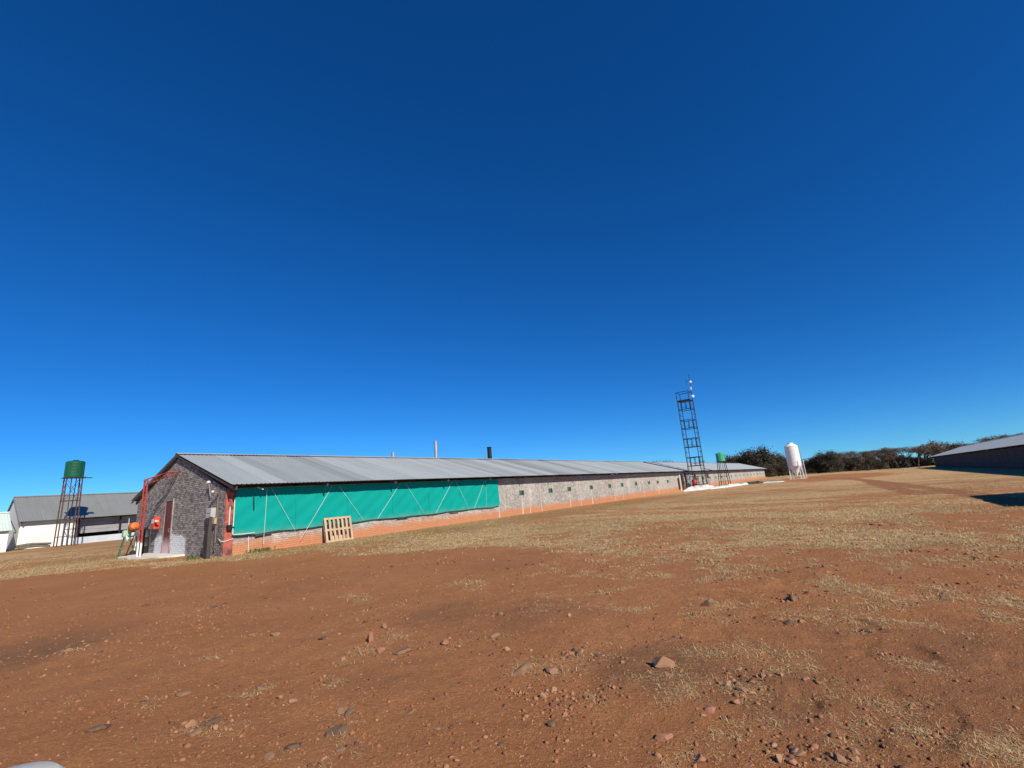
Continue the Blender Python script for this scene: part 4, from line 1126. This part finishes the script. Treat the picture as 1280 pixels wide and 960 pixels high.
TLAB = {0: 'dense dark evergreen tree', 1: 'dense dark evergreen tree', 2: 'rounded olive tree', 3: 'flat-topped bare thorn tree', 4: 'flat-topped bare thorn tree', 5: 'brown twiggy winter tree', 6: 'low olive bush tree'}
def tree(k, x, y, h, label=None, where=''):
    st, tm, cm_ = PROTO[k]
    z = tz(x, y)
    root = thing({'bush': 'evergreen_tree', 'round': 'broadleaf_tree', 'flat': 'thorn_tree'}[st], label or (TLAB[k] + ' ' + where), 'tree', (x, y, z), None if label else TLAB[k] + 's ' + where)
    root.rotation_euler.z = random.uniform(0, 6.28)
    s = h / 10; root.scale = (s * random.uniform(.95, 1.2), s * random.uniform(.95, 1.2), s)
    for nm, me in (('trunk', tm), ('crown', cm_)):
        o = bpy.data.objects.new(nm, me); COL.objects.link(o); o.parent = root
def tree_px(k, px, top, Y, label=None):
    """tree whose crown tops out at pixel (px, top) when it stands at depth Y"""
    d = ray(px, top); t = Y / d.y; x = d.x * t; zt = EYE + d.z * t
    tree(k, x, Y, max(3., (zt - tz(x, Y)) / 1.0), label=label, where='above the end of the far poultry house' if px < 980 else 'close behind the white feed silo' if px < 1015 else 'between the silo and the white marker post' if px < 1087
         else 'between the marker post and the shaded poultry house' if px < 1162 else 'showing over the roof of the shaded poultry house')
for k, px, top, Y in ((1, 912, 566, 168), (5, 905, 569, 182), (0, 930, 564, 165), (1, 944, 556, 160), (5, 957, 563, 166), (2, 968, 567, 162), (2, 980, 567, 170), (6, 990, 572, 160), (6, 962, 576, 150), (0, 975, 577, 152),
                      (1, 1003, 573, 168), (0, 1018, 568, 160), (1, 1032, 561, 158), (0, 1042, 569, 162), (5, 1052, 565, 166), (3, 1056, 561, 182), (5, 1066, 566, 164), (3, 1072, 562, 176), (2, 1080, 567, 166), (3, 1088, 560, 190),
                      (5, 1094, 563, 172), (4, 1103, 559, 176), (5, 1108, 562, 178), (3, 1116, 555, 160), (4, 1128, 556, 168), (2, 1124, 566, 178), (3, 1140, 555, 156), (2, 1141, 568, 186), (5, 1163, 549, 176), (2, 1174, 549, 182), (4, 1153, 557, 186), (5, 1186, 550, 190), (6, 1155, 571, 188), (3, 1196, 553, 200), (4, 1208, 552, 210),
                      (3, 1236, 541, 165), (5, 1246, 542, 172), (4, 1268, 540, 180), (3, 1285, 536, 170),
                      (1, 1012, 577, 172), (6, 1022, 578, 174), (0, 1036, 576, 176), (6, 1048, 576, 178), (1, 1060, 575, 180), (6, 1074, 575, 182), (0, 1086, 574, 184), (6, 1100, 573, 186), (1, 1114, 572, 190), (6, 1130, 571, 192), (0, 1146, 570, 196)):
    tree_px(k, px, top, Y)
tree_px(1, 824, 574, 210, 'dark tree just clearing the ridge of the poultry house'); tree_px(0, 834, 575, 214, 'rounded dark treetop above the poultry house ridge, by the scaffold tower'); tree_px(5, 868, 574, 220, 'brown treetop seen through the scaffold tower')
# low scrub under the belt
rg = np.random.default_rng(5)
n = 9000
bx = rg.uniform(-40, 60, n); by = 186 + 18 * rg.random(n) + .1 * bx; bz = terrain(bx, by) + rg.random(n) ** 1.6 * (1.6 + 2.2 * vnoise(bx / 4, by / 4, 3))
co, f = leaf_quads(np.stack([bx, by, bz], 1), .38, rg)
o = np_obj('undergrowth', co, f, np.repeat(rg.random(n) * .5, 4), M['leaf_dark']); o['kind'] = 'stuff'; o['label'] = 'dark scrubby undergrowth below the tree belt'

# ------------------------------------------------------------------ stones
def rock_mesh(name, seed, mat, flat=1.0):
    import bmesh
    bm = bmesh.new(); bmesh.ops.create_icosphere(bm, subdivisions=3, radius=.5)
    rg = np.random.default_rng(seed)
    pl = rg.normal(size=(13, 3)); pl /= np.linalg.norm(pl, axis=1)[:, None]; dd = rg.uniform(.22, .40, 13)
    ph = rg.uniform(0, 6, 6)
    for v in bm.verts:
        p = np.array(v.co)
        for q, d in zip(pl, dd):
            e = p @ q - d
            if e > 0: p = p - q * e * .98
        p = p * (1 + .05 * math.sin(p[0] * 9 + ph[0]) * math.sin(p[1] * 8 + ph[1]) + .05 * (float(fbm(p[0] * 7 + seed, p[1] * 7 + p[2] * 5, seed, 3)) - .5) * 2)
        p[2] *= flat
        v.co = p
    me = bpy.data.meshes.new(name); bm.to_mesh(me); bm.free(); me.materials.append(mat)
    me.polygons.foreach_set('use_smooth', [True] * len(me.polygons))
    try: me.set_sharp_from_angle(angle=math.radians(22))
    except Exception: pass
    return me
ROCK = {}
for nm, mt in (('g', 'stone_grey'), ('d', 'stone_dark'), ('t', 'stone_tan'), ('r', 'stone_red')):
    ROCK[nm] = [rock_mesh('stone', 10 * i + ord(nm), M[mt], (.9, .75, 1.0)[i]) for i in range(3)]
STONES = """264 761 12 d .4;259 828 12 d .4;227 872 24 g .25;180 885 10 d .3;119 920 30 d .2;237 917 14 t .7;247 924 20 g .5;259 915 13 d .8;269 911 14 d .8;270 919 12 t .7;365 939 24 d .35;418 919 24 d .3;
407 857 8 d .8;366 882 14 t .5;326 864 18 g .25;343 798 14 g .6;316 798 14 g .4;403 804 12 d .5;350 876 9 t .6;304 870 8 t .6;87 817 12 t .4;73 897 9 t .4;336 955 18 g .5;
475 818 15 r .5;557 808 16 r .6;480 788 11 g .8;457 782 10 d .6;429 830 10 r .8;635 816 10 t .9;626 770 10 g .7;689 842 22 g .6;702 839 8 t .7;691 866 11 t .7;679 874 11 t .8;669 875 10 t .6;650 869 8 t .6;
712 821 13 r .7;718 817 10 d .7;619 800 18 g .5;590 801 12 d .4;576 807 8 t .6;689 909 11 d .9;437 895 18 d .6;425 893 16 g .5;421 918 27 d .3;427 941 15 g .3;514 892 14 g .3;547 916 11 g .5;507 819 30 g .2;716 877 8 t .8;
627 936 9 d .7;570 957 10 r .6;706 896 10 r .6;712 772 8 t .7;725 820 14 t .7;709 822 12 r .7;748 823 9 d .7;779 830 8 t .6;735 873 12 t .8;740 875 12 g .9;767 863 11 r .6;
909 859 14 t .8;928 865 20 g .4;922 857 11 d .5;888 890 24 r .35;920 880 14 r .5;924 840 12 t .4;953 849 11 t .6;978 849 8 t .7;946 849 7 t .7;968 932 13 t .5;974 951 16 t .6;993 940 14 t .6;
992 955 16 r .6;875 949 24 r .3;992 752 14 d .7;987 782 12 d .8;1001 779 14 g .5;1083 788 14 d .7;1102 821 8 t .7;1050 953 18 g .8;999 943 20 t .4;1069 944 14 t .5;1070 954 12 t .7;1008 856 8 r .6;1115 916 10 t .3;
985 751 10 g .6;655 869 7 r .6;660 862 6 t .6;716 868 7 r .7;720 880 8 r .7;709 903 8 r .6;846 800 8 g .5;868 770 9 d .5;945 775 9 d .5;1140 690 7 d .6;1065 680 6 d .6;1220 700 7 d .6;1010 745 8 d .6;1180 745 7 d .6;1090 655 7 d .5;
880 700 6 d .6;905 725 7 d .6;960 715 7 d .6;1200 730 7 d .6;1030 710 7 d .6;760 745 6 d .6;1250 675 6 d .6"""
SPECIAL = [('464 805 17 r 1.25', 'upright rounded red-grey cobble with straw round its foot'), ('652 843 36 g .42', 'long pale grey stone with straw and rubble about it'),
           ('828 836 30 t .55', 'smooth dusty mound of stone on the dark soil patch'), ('828 922 29 r .4', 'wide red-brown flat stone cracked loose from the soil'), ('886 759 18 g .8', 'grey angular stone beside a yellow straw tuft')]
STONE_POS = []
def stone(sp, label=None, i=0):
    px, py, w, kd, hr = sp.split(); px, py, w, hr = float(px), float(py), float(w), float(hr)
    c = gp(px, py)
    r = math.sqrt(c.x ** 2 + c.y ** 2 + EYE ** 2)
    fwd = (RC.transposed() @ Vector((c.x, c.y, -EYE))).z * -1
    W = w * fwd / FPX
    z = tz(c.x, c.y)
    o = bpy.data.objects.new('stone', ROCK[kd][i % 3]); COL.objects.link(o)
    shp = 'thin flat' if hr < .35 else 'low' if hr < .65 else 'chunky'
    sz = 'fist-sized' if W < .1 else 'hand-sized' if W < .19 else 'large'
    far = math.hypot(c.x, c.y) > 9
    where = 'in the dry grass beyond the bare soil' if far else 'on the bare red soil'
    lb = '%s %s %s stone lying %s' % (sz, shp, {'g': 'grey-brown', 'd': 'dark', 't': 'tan', 'r': 'red-brown'}[kd], where)
    gr = lb.replace(' stone lying', ' stones')
    tag(o, label or lb, 'stone', None if label else gr)
    H_ = W * hr * .85
    o.scale = (W * 1.1, W * random.uniform(.7, 1.0), max(H_, W * .34) * 1.45)
    o.rotation_euler = (random.uniform(-.2, .2), random.uniform(-.2, .2), math.radians(-36 + 90) + random.uniform(-.5, .5) if hr < .5 else random.uniform(0, 6.28))
    o.location = (c.x, c.y, z + H_ * (.10 if hr < .5 else .16))
    STONE_POS.append((c.x, c.y, W))
for i, s in enumerate(STONES.replace('\n', '').split(';')): stone(s, None, i)
for i, (s, lb) in enumerate(SPECIAL): stone(s, lb, i)

# pebbles and clods, clustered round the stones
def pebbles():
    rg = np.random.default_rng(21)
    h0 = math.radians(-36.2)
    n1 = 7500
    a = h0 + rg.uniform(-1.0, 1.0, n1); r = 2.8 * np.exp(rg.random(n1) * math.log(7))
    x = np.sin(a) * r; y = np.cos(a) * r
    keep = fbm(x / 1.3, y / 1.3, 81, 3) + .16 * rg.normal(size=n1) + .03 * sstep(-1.3, -.1, a) > .585
    x, y = x[keep], y[keep]
    sp = np.array(STONE_POS)[:, :2]; sp = sp[np.hypot(sp[:, 0], sp[:, 1]) < 12]
    idx = rg.integers(0, len(sp), 1900)
    x = np.concatenate([x, sp[idx, 0] + rg.normal(size=1900) * .16]); y = np.concatenate([y, sp[idx, 1] + rg.normal(size=1900) * .16])
    n = len(x); s = .007 + .018 * rg.random(n) ** 2.2
    s *= np.clip(np.hypot(x, y) / 7, .9, 2.0)
    import bmesh
    bm = bmesh.new(); bmesh.ops.create_icosphere(bm, subdivisions=1, radius=1); base = np.array([v.co for v in bm.verts]); fc = np.array([[v.index for v in f.verts] for f in bm.faces]); bm.free()
    k = len(base)
    P = base[None] * (1 + rg.normal(size=(n, k, 1)) * .25) * s[:, None, None] * rg.uniform(.6, 1.3, (n, 1, 3)) * (1, 1, .75)
    P[:, :, 0] += x[:, None]; P[:, :, 1] += y[:, None]; P[:, :, 2] += (terrain(x, y) + s * .05)[:, None]
    F = (fc[None] + (np.arange(n) * k)[:, None, None]).reshape(-1, 3)
    t = NT('pebbles'); at = t.node('ShaderNodeAttribute', attribute_name='rnd').outputs['Fac']
    col = t.mix(t.rng(at, 0, .5), (.10, .06, .045), (.26, .11, .055)); col = t.mix(t.rng(at, .6, 1), col, (.36, .19, .10)); mt = t.out(col, .95, 0, .1)
    o = np_obj('pebbles', P.reshape(-1, 3), F, np.repeat(rg.random(n), k), mt); o['kind'] = 'stuff'; o['label'] = 'small red and brown pebbles and clods strewn over the soil'
pebbles()
def clods():
    rg = np.random.default_rng(77)
    n = 34000
    a = math.radians(-36.2) + rg.uniform(-1.0, 1.0, n); r = 2.7 * np.exp(rg.random(n) ** 1.1 * math.log(5))
    x = np.sin(a) * r; y = np.cos(a) * r
    keep = fbm(x / .9, y / .9, 83, 4) + .14 * rg.normal(size=n) + .05 * sstep(-1.4, -.3, a) > .53
    x, y, r = x[keep], y[keep], r[keep]; n = len(x)
    s_ = (.0035 + .008 * rg.random(n) ** 2) * np.clip(r / 5, .9, 2)
    base = np.array([(1, 0, 0), (-1, 0, 0), (0, 1, 0), (0, -1, 0), (0, 0, 1), (0, 0, -1)], float)
    fc = np.array([(0, 2, 4), (2, 1, 4), (1, 3, 4), (3, 0, 4)])
    P = base[None] * s_[:, None, None] * rg.uniform(.6, 1.4, (n, 6, 1))
    th = rg.uniform(0, 6.28, n)[:, None]; c, q = np.cos(th), np.sin(th)
    px, py = P[:, :, 0] * c - P[:, :, 1] * q, P[:, :, 0] * q + P[:, :, 1] * c
    P = np.stack([px + x[:, None], py + y[:, None], P[:, :, 2] * .8 + terrain(x, y)[:, None]], -1)
    F = (fc[None] + (np.arange(n) * 6)[:, None, None]).reshape(-1, 3)
    t = NT('soil_clods'); at = t.node('ShaderNodeAttribute', attribute_name='rnd').outputs['Fac']
    mt = t.out(t.mix(at, (.20, .08, .04), (.42, .21, .11)), .95, 0, .1)
    o = np_obj('soil_crumbs', P.reshape(-1, 3), F, np.repeat(rg.random(n), 6), mt); o['kind'] = 'stuff'; o['label'] = 'fine crumbs of red soil scattered over the bare ground'
clods()

# dry grass blades, one mass
def grass():
    rg = np.random.default_rng(33)
    h0 = math.radians(-36.2)
    n = 400000
    a = h0 + rg.uniform(-1.02, 1.02, n); r = 2.7 * np.exp(rg.random(n) ** .75 * math.log(17))
    x = np.sin(a) * r; y = np.cos(a) * r
    g, d, o = ground_attr(x, y)
    pt = fbm(x / .4, y / .4, 91, 5)
    p = g * sstep(.46, .58, pt + .30 * (g - .55)) * .8
    blocked = (x < -21.2) & (y > 8.3)
    keep = (rg.random(n) < p) & ~blocked
    x, y, r = x[keep], y[keep], r[keep]
    # straw tufts beside stones
    sp = np.array(STONE_POS)[:, :2]; sp = sp[np.hypot(sp[:, 0], sp[:, 1]) < 14]
    sel = rg.choice(len(sp), 26, replace=False); idx = rg.choice(sel, 420)
    x = np.concatenate([x, sp[idx, 0] + rg.normal(size=420) * .09 + .05]); y = np.concatenate([y, sp[idx, 1] + rg.normal(size=420) * .09])
    tq = [gp(*q) for q in ((845, 843), (900, 925), (1070, 908), (1130, 885), (1262, 945), (1250, 940), (1270, 955), (985, 772), (1000, 768), (870, 765), (455, 818), (655, 838), (700, 835), (440, 745), (450, 750), (575, 728), (590, 735), (600, 728), (490, 800))]
    for q in tq:
        m_ = 40; x = np.concatenate([x, q.x + rg.normal(size=m_) * .13]); y = np.concatenate([y, q.y + rg.normal(size=m_) * .13])
    n = len(x); r = np.hypot(x, y)
    K = 7
    bx = np.repeat(x, K) + rg.normal(size=n * K) * .035 * np.repeat(np.clip(r / 8, 1, 3), K); by = np.repeat(y, K) + rg.normal(size=n * K) * .035 * np.repeat(np.clip(r / 8, 1, 3), K)
    bz = terrain(bx, by)
    rr = np.repeat(r, K); sc = np.clip(rr / 9, .8, 1.45)
    L = rg.uniform(.02, .07, n * K) * sc; hh = L * np.clip(rg.normal(.16, .2, n * K), .03, .9)
    th = rg.uniform(0, 2 * np.pi, n * K); w = .0012 * np.clip(rr / 5, .8, 3.6) * rg.uniform(.7, 1.6, n * K)
    dx, dy = np.cos(th), np.sin(th)
    p0 = np.stack([bx - dy * w, by + dx * w, bz + .002], 1); p1 = np.stack([bx + dy * w, by - dx * w, bz + .002], 1)
    mx, my = bx + dx * L * .5, by + dy * L * .5
    p2 = np.stack([mx + dy * w, my - dx * w, bz + hh], 1); p3 = np.stack([mx - dy * w, my + dx * w, bz + hh], 1)
    p4 = np.stack([bx + dx * L, by + dy * L, bz + hh * rg.uniform(.5, 1.2, n * K)], 1)
    N_ = n * K
    co = np.stack([p0, p1, p2, p3, p4], 1).reshape(-1, 3)
    b = np.arange(N_)[:, None] * 5
    F = np.concatenate([b + np.array([[0, 1, 2]]), b + np.array([[0, 2, 3]]), b + np.array([[3, 2, 4]])])
    rd = np.clip(rg.normal(.5, .25, N_) - .35 * np.repeat(ground_attr(x, y)[2], K), 0, 1)
    o = np_obj('dry_grass', co, F, np.repeat(rd, 5), M['straw']); o['kind'] = 'stuff'; o['label'] = 'short dry straw-coloured grass in patches over the red soil'
    print('grass blades', N_)
grass()

# white upturned basin at the photographer's feet
c = gp(-16, 1038)
root = thing('plastic_basin', 'smooth white upturned plastic basin on the red soil', 'basin', (c.x, c.y, tz(c.x, c.y)))
z0 = tz(c.x, c.y)
m = MB(); m.lathe((c.x, c.y, z0), [(.36, 0), (.37, .015), (.35, .03), (.33, .06), (.30, .13), (.26, .165), (.1, .18), (.01, .182)], 40); m.build('bowl', M['cream_plastic'], root, smooth=True)
m = MB(); m.lathe((c.x, c.y, z0), [(.355, .0), (.392, .004), (.392, .018), (.36, .026)], 40); m.build('rim', M['cream_plastic'], root, smooth=True)
